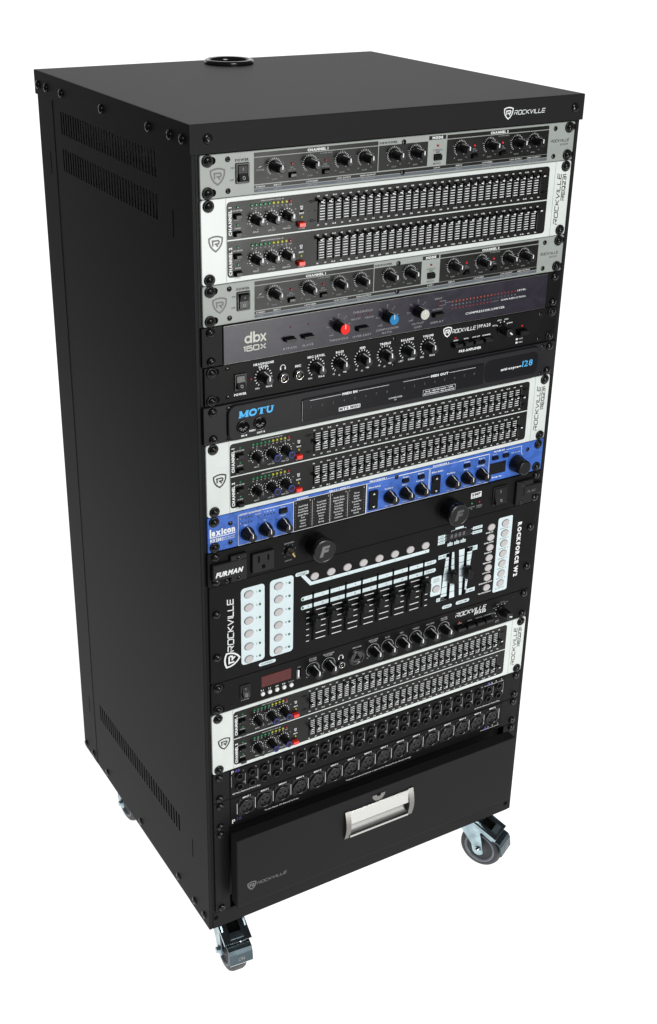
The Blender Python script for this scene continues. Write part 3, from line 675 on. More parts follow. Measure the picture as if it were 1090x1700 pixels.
U.rect(110.8, 4.2, 210.6, 43.6, SLATE); U.line([(110.8, 4.1), (210.8, 4.1), (210.8, 43.7), (110.8, 43.7)], .55, INK, 2, True); U.line([(160.4, 4.2), (160.4, 43.6)], .5, INK, 2)
U.line([(136, 8), (136, 41.5)], .35, INK, 2); U.line([(184.8, 8), (184.8, 41.5)], .35, INK, 2)
U.t('REVERBS', 123, 2.5, 1.8, INK, width=15, bold=1); U.t('DELAY / EFFECTS', 173, 2.5, 1.8, INK, width=28, bold=1)
cols = (('Small Hall', 'Large Hall', 'Small Plate', 'Large Plate', 'Room', 'Chamber', 'Gated', 'Reverse'), ('Vocal Hall', 'Vocal Plate', 'Drum Hall', 'Drum Plate', 'Ambience', 'Studio', 'Arena', 'Spring'),
        ('Studio Delay', 'Digital Delay', 'Tape Delay', 'Pong Delay', 'Mod Delay', 'Reverse Dly', 'De Esser', 'Compressor'), ('Chorus', 'Flanger', 'Phaser', 'Tremolo/Pan', 'Rotary', 'Vibrato', 'Pitch Shift', 'Detune'))
for x, c in zip((123.6, 148.4, 172.6, 197.4), cols):
    for k, q in enumerate(c):
        d = 12.6 + k * 3.75
        U.t(q, x, d, 2.0, INK, width=len(q) * 1.22, y=-.3)
        for dx in (-10.2, 10.2): U.rect(x + dx - .45, d - .45, x + dx + .45, d + .45, INKG, lv=2.5)
for x, q in ((114, '1'), (133, '2'), (138.5, '1'), (158, '2'), (163, '1'), (182, '2'), (187.2, '1'), (207.5, '2')): U.t(q, x, 7.4, 1.9, INK, y=-.3)
def selector(x):
    m = MB().m(GLOSSB).plate(-6.3, -12.6, 6.3, 12.6, 1.2, 0, -2.6, .7); m.m(INK)
    m.poly([(-1.7, -7.6), (1.7, -7.6), (0, -9.9)], -2.72); m.poly([(-1.7, 7.6), (0, 9.9), (1.7, 7.6)], -2.72)
    U.put('effect_select_rocker', m.mesh('select_rocker'), x, 27.6); U.t('Effect Select', x + 2, 10.8, 1.9, INK, width=17, bold=1)
selector(220.8); selector(313)
for i, x0 in enumerate((244.5, 337)):
    for k, q in enumerate(('Pre Delay', 'Decay', 'Variation')):
        x = x0 + k * 23.0 if i else x0 + k * 22.9
        U.knob(x, 28.6, KL, KLP, rz=0); U.t(q, x - 1, 17.4, 1.7, INK, width=len(q) * 1.3, bold=1); U.t(('Time / Rate', 'Depth', 'Mix')[k], x, 40.6, 1.4, INK, width=(12, 6, 5)[k])
        U.rect(x - 10.6, 19.8, x - 9.2, 21.2, INKB)
        if k: U.put('push_button', btn_mesh(8.8, 4.2, 3.2, GLOSSB, surround=.5), x - .2, 12); U.t(('', 'Tempo', 'Bypass')[k], x, 7.5, 1.7, INK, width=8.5, bold=1)
    U.line([(x0 - 33, 4.2), (x0 + 58, 4.2), (x0 + 58, 43.4), (x0 - 33, 43.4)], .5, INK, 1, True)
    U.t('PROCESSOR %d' % (i + 1), x0 - 17, 2.4, 1.9, INK, width=24, bold=1); U.line([(x0 + 10, 3.9), (x0 + 57, 3.9)], 1.0, INK, 1.4)
m = MB().m(GLASSB).plate(397, 18.2, 422.6, 34.2, .6, 0, -.5, .3); U.put('program_display', m.mesh('program_display'), 0, 0)
U.t('Program', 409, 38.6, 1.9, INK, width=15, bold=1); U.t('PROGRAM', 410, 2.6, 1.9, INK, width=17, bold=1)
for x, q in ((404, 'Store'), (421, 'System')): U.put('push_button', btn_mesh(8.8, 4.2, 3.2, GLOSSB, surround=.5), x, 11); U.t(q, x, 6.4, 1.6, INK, width=7)
U.t('Push to Load', 437, 10.2, 1.6, INK, width=14); U.line([(421, 3.4), (446.4, 3.4), (446.4, 12), (448.6, 16)], .6, INK, 1)
m = MB().m(PLAST).lathe([(0, 11.6), (-2, 11.6), (-8, 10.2), (-17, 9.8), (-18.5, 9.2), (-18.8, 8)], 32); U.put('encoder_knob', m.mesh('encoder_knob'), 439.5, 26.2, label='large black push encoder at the right end')
U.done()

# ------------------------------------------------------------------ 7. power conditioner
U = Unit('power_conditioner', 'black power conditioner with a wall outlet and two big round lamp knobs', 11, 1, 'power conditioner', y=-4)
U.plate(FACE, x0=-1.2, x1=483.5, r=1, depth=4); U.chassis(200); U.screws(RSCREW2)
m = MB().m(PLAST); m.plate(3.0, 13.8, 47.4, 35, 1.5, 0, -5, 1.2); m.plate(26, 7.6, 47.5, 42.4, 1.5, 0, -4.2, 1.0); U.put('end_cap', m.mesh('end_cap'), 0, 0)
m = MB().m(PLAST); m.plate(440.5, 7.5, 468, 41.5, 1.5, 0, -4.2, 1.0); m.plate(452, 15, 482, 31, 1.5, 0, -5.2, 1.0); U.put('end_cap', m.mesh('end_cap'), 0, 0)
for x, d in ((36.5, 12.5), (36.5, 38.5), (449, 12.5), (449, 38)): U.put('small_screw', SSCREW, x, d, -4.2, rz=20)
U.put('small_screw', SSCREW, 23, 41, 0)
U.t('FURMAN', 24.0, 27.0, 5.6, INK, width=34, bold=1, shear=.28, y=-5.15, gap=.05)
U.t('PL-8C', 464.5, 24, 3.2, INKG, width=13, shear=.2, y=-5.35)
m = MB().m(PLAST).plate(-14.6, -12.8, 14.6, 12.8, 1.0, 0, -4.0, .8); m.m(DEEP)
for x, h_ in ((-6.2, 4.3), (6.2, 3.6)): m.poly(rrect(x - 1.2, -4.6 - h_, x + 1.2, -4.6 + h_, .2), -4.12)
m.poly([(-2.2, 8.6), (-2.2, 5.2)] + arc(0, 5.4, 2.2, 180, 0, 8)[1:-1] + [(2.2, 5.2), (2.2, 8.6)], -4.12)
U.put('outlet', m.mesh('outlet'), 68.8, 25.6, label='three-prong mains outlet')
U.t('DIMMER', 104.8, 12.0, 1.7, INKD, width=13); U.t('ON/OFF', 104, 35, 1.5, INKD, width=9)
U.dots(104.8, 22.6, 8.4, 7, -30, 230, .7, INKD)
m = MB().m(PLAST).lathe([(0, 6), (-2, 6), (-4, 5)], 20); m.m(BRASS).box(-1, 1, -11, -4, -2.5, 4); k = U.put('dimmer_knob', m.mesh('dimmer_knob'), 104.8, 22.4, rz=150)
def lamp_knob():
    m = MB().m(GLOSSB).lathe([(0, 14.5), (-13, 14.5), (-14, 15.2), (-20, 15.4), (-21.6, 14.9), (-22.2, 13.9), (-21.9, 13.2)], 44, cap1=False)
    m.m(PLAST).lathe([(-21.9, 13.2), (-22.0, 12.9)], 44); return m.mesh('lamp_knob')
LAMPK = lamp_knob()
for x, d in ((140.8, 22.2), (336, 21.8)):
    k = U.put('lamp_knob', LAMPK, x, d)
    mm = MB(); text(mm, 'F', 0, 0, 12, INKG if x < 200 else INKF, shear=.3, bold=1, width=10, y=-22.15); U.put('emblem', mm.mesh('emblem'), 0, 0, parent=k)
U.p.m(INK).poly(rrect(369.6, 8.6, 386, 16.4, .3), -.12); U.t('SMP', 377.8, 11.4, 3.3, INKB, width=14, bold=1, y=-.24); U.t('SURGE PROT', 377.8, 14.9, 1.4, INKB, width=14, y=-.24)
U.put('led', led_mesh(LEDG, 1.4), 371.4, 22.9); U.put('led', led_mesh(LEDR, 1.4), 383.2, 23)
for x, q in ((371.6, ('PROTECTION', 'OK')), (383.8, ('WIRING', 'FAULT'))):
    for i, s_ in enumerate(q): U.t(s_, x, 28.4 + i * 2.4, 1.5, INKD, width=min(9.5, len(s_) * 1.6))
U.rocker(404.2, 8.0, 427.4, 34.4, proud=2.8)
U.line([(49, 43.9), (437, 43.9)], .5, DEEP)
U.done()

# ------------------------------------------------------------------ 8. DMX light controller (3U)
U = Unit('lighting_controller', 'tall black lighting controller with pale oval-button strips and large faders', 12, 3, 'lighting controller')
U.plate(FACE, x0=.3, r=3); U.chassis(70); U.screws(RSCREW2, ds=(37.9, 97.0))
tech(U.p, 'ROCKVILLE', 31.0, 93.8, 7.4, 71, INK, wt=.175, rot=90, shear=.12); shield(U.p, 28.6, 105.2, 19.0, INK, rot=90, t=.11)
def rubber():
    m = MB(); pr = [(0, 1.0), (-.9, .98), (-1.4, .90), (-1.5, .84), (-1.42, .78)]
    for i, (mt_, seg) in enumerate(((BUTG, pr),)):
        m.m(mt_).ringstack([[(5.9 * r * math.cos(a * math.pi / 14), y, 4.9 * r * math.sin(a * math.pi / 14)) for a in range(28)] for y, r in seg], True, False, True)
    m.m(INKF).ringstack([[(6.3 * r * math.cos(a * math.pi / 14), y, 5.3 * r * math.sin(a * math.pi / 14)) for a in range(28)] for y, r in ((0, 1), (-.2, 1), (-.25, .92))], True, False, True)
    return m.mesh('rubber_button')
RB = rubber()
U.rect(41.2, 13.0, 72.6, 118.2, PALE, 4.5); U.rect(79.8, 12.4, 111.8, 118.6, PALE, 4.5)
for k in range(6):
    d = 22.4 + k * 17.92
    for x, n_ in ((51.4, 1 + k), (91.5, 7 + k)):
        U.put('button', RB, x, d, -.12); U.t(str(n_), x + 10.4, d - .9, 2.4, INKG, y=-.24); U.put('led', led_mesh(LEDG, 1.5), x + 14.9, d - .6, -.12)
def pill(x0, d0, x1, d1, q=None, h=1.9, mt=PALE): 
    U.rect(x0, d0, x1, d1, mt, (d1 - d0) / 2)
    if q: U.t(q, (x0 + x1) / 2, (d0 + d1) / 2, h, INKG, width=(x1 - x0) * .72, y=-.24)
pill(64.6, 122.6, 88, 127.4, 'SCANNERS', 2.3); pill(114.2, 11.6, 133, 16.6, 'SCENES', 2.4)
U.line([(124, 16.4), (136, 31.2), (309.5, 31.2)], 4.6, PALE)
for k in range(8):
    x = 140.8 + k * 23.2; U.put('button', RB, x, 22.2, 0); U.t(str(k + 1), x + 1, 31.1, 1.8, INKG, y=-.24)
pill(122.4, 47.0, 322, 52.6); pill(122.4, 59.4, 322, 65.0)
SL3 = MB().m(DEEP).plate(-1.3, -34.4, 1.3, 34.4, .5, 0, -.42, .1, 3).mesh('long_fader_slot')
def bigcap():
    m = MB().m(PLAST).box(-.8, .8, -3, 0, -4, 4); rings = []
    for y, hx, hz in ((-2, 4.6, 8.2), (-3, 5.2, 9.2), (-7, 5.0, 9.0), (-11, 4.2, 7.6), (-13, 3.8, 6.6)):
        rings.append([(a, y, -c) for a, c in rrect(-hx, -hz, hx, hz, 3.2 if y < -5 else 2.2, 5)])
    m.ringstack(rings, True, False, True)
    for i in range(7): m.box(-3.7, 3.7, -13.5, -12.6, -6.0 + i * 1.8, -5.2 + i * 1.8)
    return m.mesh('fader_cap_large')
BC = bigcap()
capd = (82.3, 77.5, 79.7, 80.7, 80.3, 80.7, 80.7, 77.6)
for k in range(8):
    x = 139.4 + k * 23.3
    U.put('fader_slot', SL3, x, 77.6); U.put('fader_cap', BC, x, capd[k], -.4)
    U.t(str(k + 1), x + (-6.5 if k == 0 else -9.5), 49.8, 2.3, INKG, y=-.24); U.t(str(k + 9), x + (-6.5 if k == 0 else -9.5), 62.2, 2.3, INKG, y=-.24)
    for j in range(6):
        d = 70 + j * 8.3
        if k == 0: U.rect(x - 9, d - .45, x - 5, d + .45, INK)
        U.rect(x + 4.5, d - .5, x + (18.4 if k < 7 else 8.5), d + .5, INK)
U.put('led', led_mesh(LEDG, 1.4), 125, 50, -.2); U.put('led', led_mesh(LEDG, 1.4), 125, 62, -.2)
U.t('PAGE A', 313, 49.8, 2.1, INKG, width=11, y=-.24); U.t('PAGE B', 313, 62.2, 2.1, INKG, width=11, y=-.24)
U.p.m(PALE).poly(rrect(315.6, 72.8, 332.2, 101.2, 2), -.12); U.t('PAGE', 324.4, 77, 1.8, INKG, width=8, y=-.24); U.t('SELECT', 324.4, 80, 1.8, INKG, width=10, y=-.24)
U.put('button', RB, 324.3, 91.2, -.12)
# speed / fade faders with stepped scale blocks
def scale(xl, xr, top, bot, wl0, wl1, wr0, wr1):
    n = 7
    for k in range(n):
        a = top + (bot - top) * k / n + .35; b = top + (bot - top) * (k + 1) / n - .35; f0 = k / n; f1 = (k + 1) / n
        U.p.m(PALE).poly([(xl - wl0 - (wl1 - wl0) * f0, a), (xl, a), (xl, b), (xl - wl0 - (wl1 - wl0) * f1, b)], -.12)
        U.p.m(PALE).poly([(xr, a), (xr + wr0 + (wr1 - wr0) * f0, a), (xr + wr0 + (wr1 - wr0) * f1, b), (xr, b)], -.12)
scale(341.8, 346.6, 43, 112, 4.2, 9.8, 3.2, 8.2); scale(366.4, 371.2, 42.4, 111.6, 9, 4, 8.5, 2.0)
U.rect(325, 43.0, 341.8, 48.8, PALE); U.t('0.1 SEC', 332.6, 45.9, 2, INKG, width=12, y=-.3); U.rect(326, 106.6, 341.8, 111.8, PALE); U.t('10 MIN', 333, 109.2, 2, INKG, width=11, y=-.3)
U.rect(371.2, 42.2, 387, 49, PALE); U.t('30 SEC', 379.4, 45.6, 2, INKG, width=11, y=-.3); U.rect(371.2, 105.4, 388, 111.2, PALE); U.t('0 MIN', 379.8, 108.4, 2, INKG, width=11, y=-.3)
for x in (344.2, 368.8): U.put('fader_slot', SL3, x, 77.6, -.1); U.put('fader_cap', BC, x, 75.6, -.5)
pill(336.2, 120.6, 351.8, 125.6, 'SPEED', 2.2); pill(358.2, 120.2, 380.2, 125.2, 'FADE TIME', 2.2)
m = MB().m(GLASSB).plate(335.8, 14.6, 374.5, 24.6, .5, 0, -.3, .15); U.put('number_display', m.mesh('number_display'), 0, 0)
for k in range(4): U.t('8', 343.8 + k * 6.4, 19.4, 5.4, INKG, width=4.0, shear=.12, y=-.45)
for k in range(3): U.rect(322.6, 14.2 + k * 4.6, 333.4, 18.0 + k * 4.6, PALE); U.line([(333.4, 16 + k * 4.6), (335.6, 16 + k * 3)], .5, PALE)
for x in (338.0, 348.6, 358.6): U.rect(x, 28.6, x + 8.2, 32.6, PALE); U.rect(x + 3.4, 26.8, x + 4.8, 28.8, PALE)
for d in (14.4, 21.0): U.rect(377.2, d, 392.6, d + 4.2, PALE); U.line([(374.8, d + 2), (377.2, d + 2)], .5, PALE)
for q, x, d in (('SCANNER', 328, 16.1), ('SCENE', 328, 20.7), ('CHASE', 328, 25.3), ('BLACKOUT', 384.9, 16.5), ('MUSIC', 384.9, 23.1), ('STEP', 342, 30.6), ('AUTO', 352.6, 30.6), ('DARK', 362.6, 30.6)): U.t(q, x, d, 1.5, INKG, width=6.6 if x < 370 else 12, y=-.24)
U.line([(343, 13.4), (343, 11.6), (366, 11.6), (366, 13.4)], .5, PALE); U.rect(349, 8.4, 362, 11.8, PALE)
for k, q in enumerate(('BANK UP', 'BANK DOWN', 'PROGRAM', 'MIDI/REC', 'AUTO/DEL', 'MUSIC/BANK COPY', 'TAP SYNC/DISPLAY')):
    d = 21.8 + k * 15.03; U.put('button', RB, 407.6, d, 0); U.t(q, 405.5, d + 7.3, 1.7, INK, width=min(len(q) * 1.7, 22), bold=1)
U.rect(418.8, 12.2, 442.4, 123.8, PALE, 2.5)
for k in range(7):
    d = 21.4 + k * 15.05; U.put('button', RB, 430.9, d, -.12); U.t('CHASE %d' % (k + 1) if k < 6 else 'BLACKOUT', 430.4, d + 7.2, 1.8, INKG, width=15, y=-.24)
U.t('ROCKFORCE W2', 455.6, 67.0, 5.9, INK, width=82, bold=1, rot=-90)
U.line([(1, 132.9), (482, 132.9)], .5, DEEP)
U.done()

# ------------------------------------------------------------------ 9. media preamp PPA53
KQ = knob_mesh(6.8, 5.6, 17.5, 8.0); KQP = pointer_mesh(6.8, 5.6, 17.5, 1.7)
U = Unit('media_preamplifier', 'black preamplifier with a dark red display and five white round buttons', 15, 1, 'preamplifier')
U.plate(FACE, r=1.5); U.chassis(190); U.screws(slots=DEEP, xs=(8.75,)); U.screws(RSCREW2, xs=(473.85,)); 
TINY = screw_mesh('tiny_screw', 0, 1.5, .7, 12)
for x, d in ((27.2, 7.2), (27.5, 38), (455, 6)): U.put('small_screw', TINY, x, d)
U.rocker(38.8, 13.2, 52.6, 31.6); U.t('POWER', 45.6, 35, 1.7, INKD, width=11)
m = MB().m(DISPR).plate(68.2, 9.9, 109.8, 25.4, .4, 0, -.4, .2); U.put('red_display', m.mesh('red_display'), 0, 0)
WB = MB().m(BUTW).lathe([(0, 2.9), (-1.2, 2.9), (-1.8, 2.5), (-1.9, 1.6)], 20).mesh('round_button')
for k, x in enumerate((69.8, 79.6, 89.7, 99.8, 109.9)):
    U.put('round_button', WB, x, 34.8); 
    for tt in (('>', '|'), ('|', '|'), ('<', '<'), ('>', '>'), ())[k:k + 1]:
        for i, c in enumerate(tt):
            xx = x - 1.3 + i * 2.4
            if c == '|': U.rect(xx - .3, 28.6, xx + .3, 31, INK)
            elif c == '>': U.p.m(INK).poly([(xx - .9, 28.6), (xx - .9, 31), (xx + .9, 29.8)], -.12)
            else: U.p.m(INK).poly([(xx + .9, 28.6), (xx - .9, 29.8), (xx + .9, 31)], -.12)
U.t('MODE', 109.9, 29.8, 1.5, INKD, width=8)
m = MB().m(DEEP).plate(117.6, 14.6, 124, 28.8, .3, 0, -.4, .1); m.m(ALUD).box(117.4, 118.6, -.9, -.3, -28.6, -15); m.box(118.6, 123, -.9, -.3, -28.8, -28); m.m(INK).box(119.2, 121.2, -.8, -.4, -27, -16.4); U.put('usb_socket', m.mesh('usb_socket'), 0, 0)
U.t('USB', 121, 12.4, 1.7, INKD)
for x, q in ((140.6, ('BT/USB', 'VOLUME')), (163.6, ('HEADPHONE', 'VOLUME')), (230.2, ('MIC/LINE', 'VOLUME')), (251.8, ('', 'BASS')), (273.8, ('', 'MID')), (296, ('', 'TREBLE')), (318.6, ('', 'BALANCE')), (340.8, ('MASTER', 'VOLUME'))):
    d = 21.8; U.dots(x, d, 9.3, 25, -45, 235, .6, INK, long=.6); U.knob(x, d, KQ, KQP, rz=4)
    U.t(q[1], x, 8.8, 1.8, INKD, width=len(q[1]) * 1.75, bold=1)
    if q[0]: U.t(q[0], x, 6.2, 1.8, INKD, width=len(q[0]) * 1.75, bold=1)
    U.t('MIN', x - 8, 31.5, 1.2, INKD)
JACK2 = jack_mesh(4.4, CHROME, 3.2)
U.put('jack_socket', JACK2, 182, 27.6); headphone(181.8, 17.2, 3.1, .7)
m = MB().m(PLAST).lathe([(0, 12.2), (-1, 12.2), (-1.4, 11.4)], 30); m.m(GLOSSB).lathe([(-1.4, 10.4), (-2.8, 10.2), (-2.6, 8.4), (-1.6, 8.2)], 30); m.m(DEEP).lathe([(-1.65, 3.2), (-1.7, 3.1)], 16)
for a in (90, 210, 330): m.lathe([(-1.65, 1.4), (-1.7, 1.3)], 10, x=4.4 * math.cos(math.radians(a)), z=4.4 * math.sin(math.radians(a)))
U.put('combo_socket', m.mesh('combo_socket'), 205, 23.8, label='black combo microphone socket')
for x, d in ((194.5, 13.5), (215.3, 33.5)): U.put('small_screw', TINY, x, d, -.2)
U.t('MIC/LINE', 205.5, 9.6, 1.8, INKD, width=13, bold=1)
tech(U.p, 'ROCKVILLE', 359.5, 11.4, 5.6, 49.5, INK, wt=.17, shear=.3); U.t('PPA53', 400.4, 14.6, 3.6, INK, width=19, bold=1, shear=.15)
U.put('led', led_mesh(LEDRB, 1.3), 366.2, 20.6)
for x, q in ((370, 'MONO'), (386.4, 'MUTE'), (402, 'LOW CUT'), (416.6, 'LOUDNESS')): U.put('push_button', btn_mesh(12, 5, 8, PLAST, surround=1), x - 3.6, 28.4); U.t(q, x - 2.6, 22.8, 1.5, INKD, width=min(len(q) * 1.6, 13), bold=1)
U.knob(437.6, 23.6, KQ, KQP, rz=112)
U.dots(437.6, 23.6, 10.8, 6, 65, 215, 1.0, INK)
for a, q in zip((62, 90, 118, 146, 178), ('PHONO', 'AUX 1', 'AUX 2', 'AUX 3', 'USB/BT')): U.t(q, 437.6 + 14.5 * math.cos(math.radians(a)), 23.6 - 14 * math.sin(math.radians(a)), 1.3, INKD, width=6.5)
U.t('INPUT', 431.5, 37, 1.4, INKD); U.t('SELECT', 431.5, 39, 1.4, INKD)
U.line([(1, 44.1), (482, 44.1)], .4, DEEP)
U.done()

# ------------------------------------------------------------------ 10. patch bays
def patch(u, name, label, cat, num):
    U = Unit(name, label, u, 1, cat); U.plate(POST, r=.4); U.chassis(60); U.screws(RSCREW2)
    m = MB().m(FACE).plate(23.4, .9, 453.6, 43.6, .3, 0, -1.0, .4); U.put('socket_panel', m.mesh('socket_panel'), 0, 0)
    U.line([(22.9, .5), (22.9, 44)], .5, DEEP); U.line([(454.2, .5), (454.2, 44)], .5, DEEP)
    return U
U = patch(18, 'jack_patch_bay', 'black patch bay with two rows of small round jack sockets', 'patch bay', 48); Y = -1.15
def pj():
    m = MB().m(PLAST).lathe([(0, 5.4), (-1.6, 5.4), (-2.6, 5.0), (-2.8, 4.2), (-2.4, 3.4), (-1.2, 3.3)], 20, cap1=False); m.m(DEEP).lathe([(-1.2, 3.4), (-1.25, 3.2)], 20); return m.mesh('patch_jack')
PJ = pj()
for k in range(24):
    x = 35.8 + k * 17.72
    for d in (12.2, 28.6): U.put('jack', PJ, x, d, -1.0)
    U.t(str(k + 1), x + 6, 6.0, 1.6, INK, y=Y); U.t(str(k + 25), x + 7.2, 24.0, 1.6, INK, y=Y)
    U.rect(x + 8.5, 11.2 if k < 23 else 9, x + 9.1, 28.4, INKD, lv=9.6)
U.rect(24.8, 9.5, 25.4, 26.5, INKD, lv=9.6)
U.t('P', 26.8, 3.8, 4.4, INK, width=3.4, y=Y); U.t('48', 33.2, 3.6, 4.4, VIOLET, width=6.6, y=Y)
U.t('48 Point Balanced Patch Bay', 46, 37.6, 2.0, INK, width=40, y=Y); U.t('48 Point Balanced Patch Bay', 426, 39, 1.8, INK, width=44, y=Y)
def art(d0, x0):
    U.rect(x0, d0, x0 + 33, d0 + .5, INK, lv=9.6); U.p.m(VIOLET).poly([(x0 + 5, d0), (x0 + 11, d0), (x0 + 8, d0 - 5)], Y - .02)
    for q, dx in (('A', 13), ('R', 21), ('T', 30)): U.t(q, x0 + dx, d0 - 2.5, 2.2, INK, y=Y)
art(6.2, 418)
U.done()
U = patch(19, 'microphone_patch_bay', 'black patch bay with one row of sixteen large three-pin sockets', 'patch bay', 16)
def xlr():
    m = MB().m(PLAST).plate(-11.6, -13, 11.6, 13, 3.5, 0, -.9, .4); m.m(GLOSSB).lathe([(-.8, 11.0), (-2.8, 10.8), (-3.0, 9.8), (-2.4, 9.0), (-1.4, 8.9)], 28, cap1=False)
    m.m(PLAST).lathe([(-1.4, 9.0), (-1.8, 7.6), (-1.9, 5)], 24); m.m(DEEP)
    for a in (90, 210, 330): m.lathe([(-1.95, 1.5), (-2.0, 1.4)], 10, x=4.0 * math.cos(math.radians(a + 180)), z=4.0 * math.sin(math.radians(a + 180)))
    m.m(PLAST).box(-1.4, 1.4, -3.2, -1.4, 6.8, 9.6); return m.mesh('xlr_socket')
XLR = xlr()
for k in range(16):
    x = 45.6 + k * 26.0
    U.put('microphone_socket', XLR, x, 18.4, -1.0); U.t('INPUT %d' % (k + 1), x, 3.4, 2.0, INK, width=11, bold=1, y=Y - .9)
    U.rect(x - 13.4, 10.5, x - 12.8, 27.0, INK, lv=10)
U.rect(45.6 + 15 * 26 + 12.8, 9, 45.6 + 15 * 26 + 13.4, 26, INK, lv=10)
U.t('P', 27.4, 36.4, 6.0, INK, width=4.4, y=Y); U.t('16', 35.6, 34.4, 6.0, VIODIM, width=7, y=Y)
U.t('Sixteen Channel XLR Balanced Patch Bay', 97.4, 36.6, 2.0, INK, width=50, y=Y); U.t('Outputs are connected directly to Inputs so that Phantom Power will pass through', 247, 37, 2.0, INK, width=104, y=Y)
art(36.6, 418); U.done()

# ------------------------------------------------------------------ 11. drawer (3U)
U = Unit('drawer_unit', 'black storage drawer with a satin metal recessed pull, at the bottom of the cabinet', 20, 3, 'drawer', y=-3)
for a, b in ((.4, 21.5), (461, 482.2)): U.put('rack_ear', MB().m(POST).plate(a, .35, b, 133, .4, 3, 0, .4).mesh('rack_ear'), 0, 0)
U.screws(RSCREW2, ds=(6.35, 127.4))
m = MB().m(POST).box(22, 460.5, 10, 330, -122, -6); U.put('drawer_box', m.mesh('drawer_box'), 0, 0)
# folded front with an opening for the pull
F = -25.0; X0, X1, D0, D1 = 19.6, 462.5, 4.0, 112.5; hx0, hx1, hd0, hd1 = 187, 279, 38, 62
m = MB().m(POWDER)
def fr(x0, d0, x1, d1): m.add([(x0, F, -d0), (x1, F, -d0), (x1, F, -d1), (x0, F, -d1)], [(0, 1, 2, 3)])
b = 1.0
fr(X0 + b, D0 + b, X1 - b, hd0); fr(X0 + b, hd0, hx0, hd1); fr(hx1, hd0, X1 - b, hd1); fr(X0 + b, hd1, X1 - b, D1 - b)
o1 = rrect(X0, D0, X1, D1, .01); i1 = rrect(X0 + b, D0 + b, X1 - b, D1 - b, .01)
m.ringstack([[(x, -8, -d) for x, d in o1], [(x, F + b, -d) for x, d in o1], [(x, F + b * .3, -d) for x, d in rrect(X0 + b * .3, D0 + b * .3, X1 - b * .3, D1 - b * .3, .01)], [(x, F, -d) for x, d in i1]], False, True, False)
U.put('drawer_front', m.mesh('drawer_front'), 0, 0)
# pull: top plate, scoop, lip, two bowed end caps
m = MB()
m.m(ALU)
px0, px1, pd0, pd1 = 186.5, 279.5, 22.5, 65.0
def prof(pts, x0, x1, mt, smooth=True):
    m.m(mt); vs = []
    for y, d in pts: vs += [(x0, y, -d), (x1, y, -d)]
    m.add(vs, [(2 * i, 2 * i + 1, 2 * i + 3, 2 * i + 2) for i in range(len(pts) - 1)], smooth)
prof([(F, pd0), (F - 2.0, pd0 + .4), (F - 2.9, pd0 + 1.8), (F - 4.6, pd0 + 19.5), (F - 4.2, pd0 + 20.0), (F + 2, pd0 + 20)], px0, px1, ALU, False)
prof([(F + 6, 36)] + [(F + 6 - 9.6 * (1 - math.cos(t)) , 36 + 25 * math.sin(t)) for t in [k * math.pi / 2 / 12 for k in range(1, 13)]], px0, px1, mat('scoop_aluminium', (0.15, 0.15, 0.145), 0.42, metal=1.0))
prof([(F - 3.6, 61), (F - 4.4, 61.4), (F - 4.2, 64.4), (F - 3.2, 65.2), (F, 65.4)], px0, px1, ALU, False)
m.m(ALUD); m.add([(px1, F + 8, -36), (px1, F - 4, -42), (px1, F - 4, -62), (px1, F + 8, -62)], [(0, 1, 2, 3)]); m.add([(px0, F + 8, -36), (px0, F - 4, -42), (px0, F - 4, -62), (px0, F + 8, -62)], [(0, 1, 2, 3)])
pull = U.put('pull_handle', m.mesh('pull_handle'), 0, 0)
def endcap(x0, x1):
    e = MB().m(ALUD); n = 12; rows = []
    for k in range(n + 1):
        t = k / n; d = 21.8 + 44.4 * t; y = F - 1.8 - 4.6 * math.sin(math.pi * t) ; rows.append((d, y))
    rings = [[(x0, F, -d), (x0, y, -d), (x1, y, -d), (x1, F, -d)] for d, y in rows]
    e.ringstack(rings); return e.mesh('pull_end_cap')
U.put('end_cap', endcap(178.9, 186.6), 0, 0, parent=pull); U.put('end_cap', endcap(279.4, 287.2), 0, 0, parent=pull)
e = MB().m(ALUD); pts = arc(231.8, 11.8, 10.2, 180, 360, 18); e.poly(pts, F - 1.0)
e.ringstack([[(a, F, -c) for a, c in pts], [(a, F - 1.0, -c) for a, c in pts]], False, False, False)
e.m(DEEP).poly([(228.6, 11.9), (229.6, 15), (231.4, 14.2), (232, 16.0), (233.2, 14.4), (234.4, 15), (235.2, 11.9)], F - 1.15)
U.put('lock_plate', e.mesh('lock_plate'), 0, 0, label='half-round silver lock plate')
m = MB(); shield(m, 40.4, 83.8, 11.5, INKG, y=F - .15, t=.14); tech(m, 'ROCKVILLE', 48.2, 85.6, 3.8, 43, INKG, wt=.2, y=F - .15); U.put('printed_lettering', m.mesh('lettering'), 0, 0)
U.done()

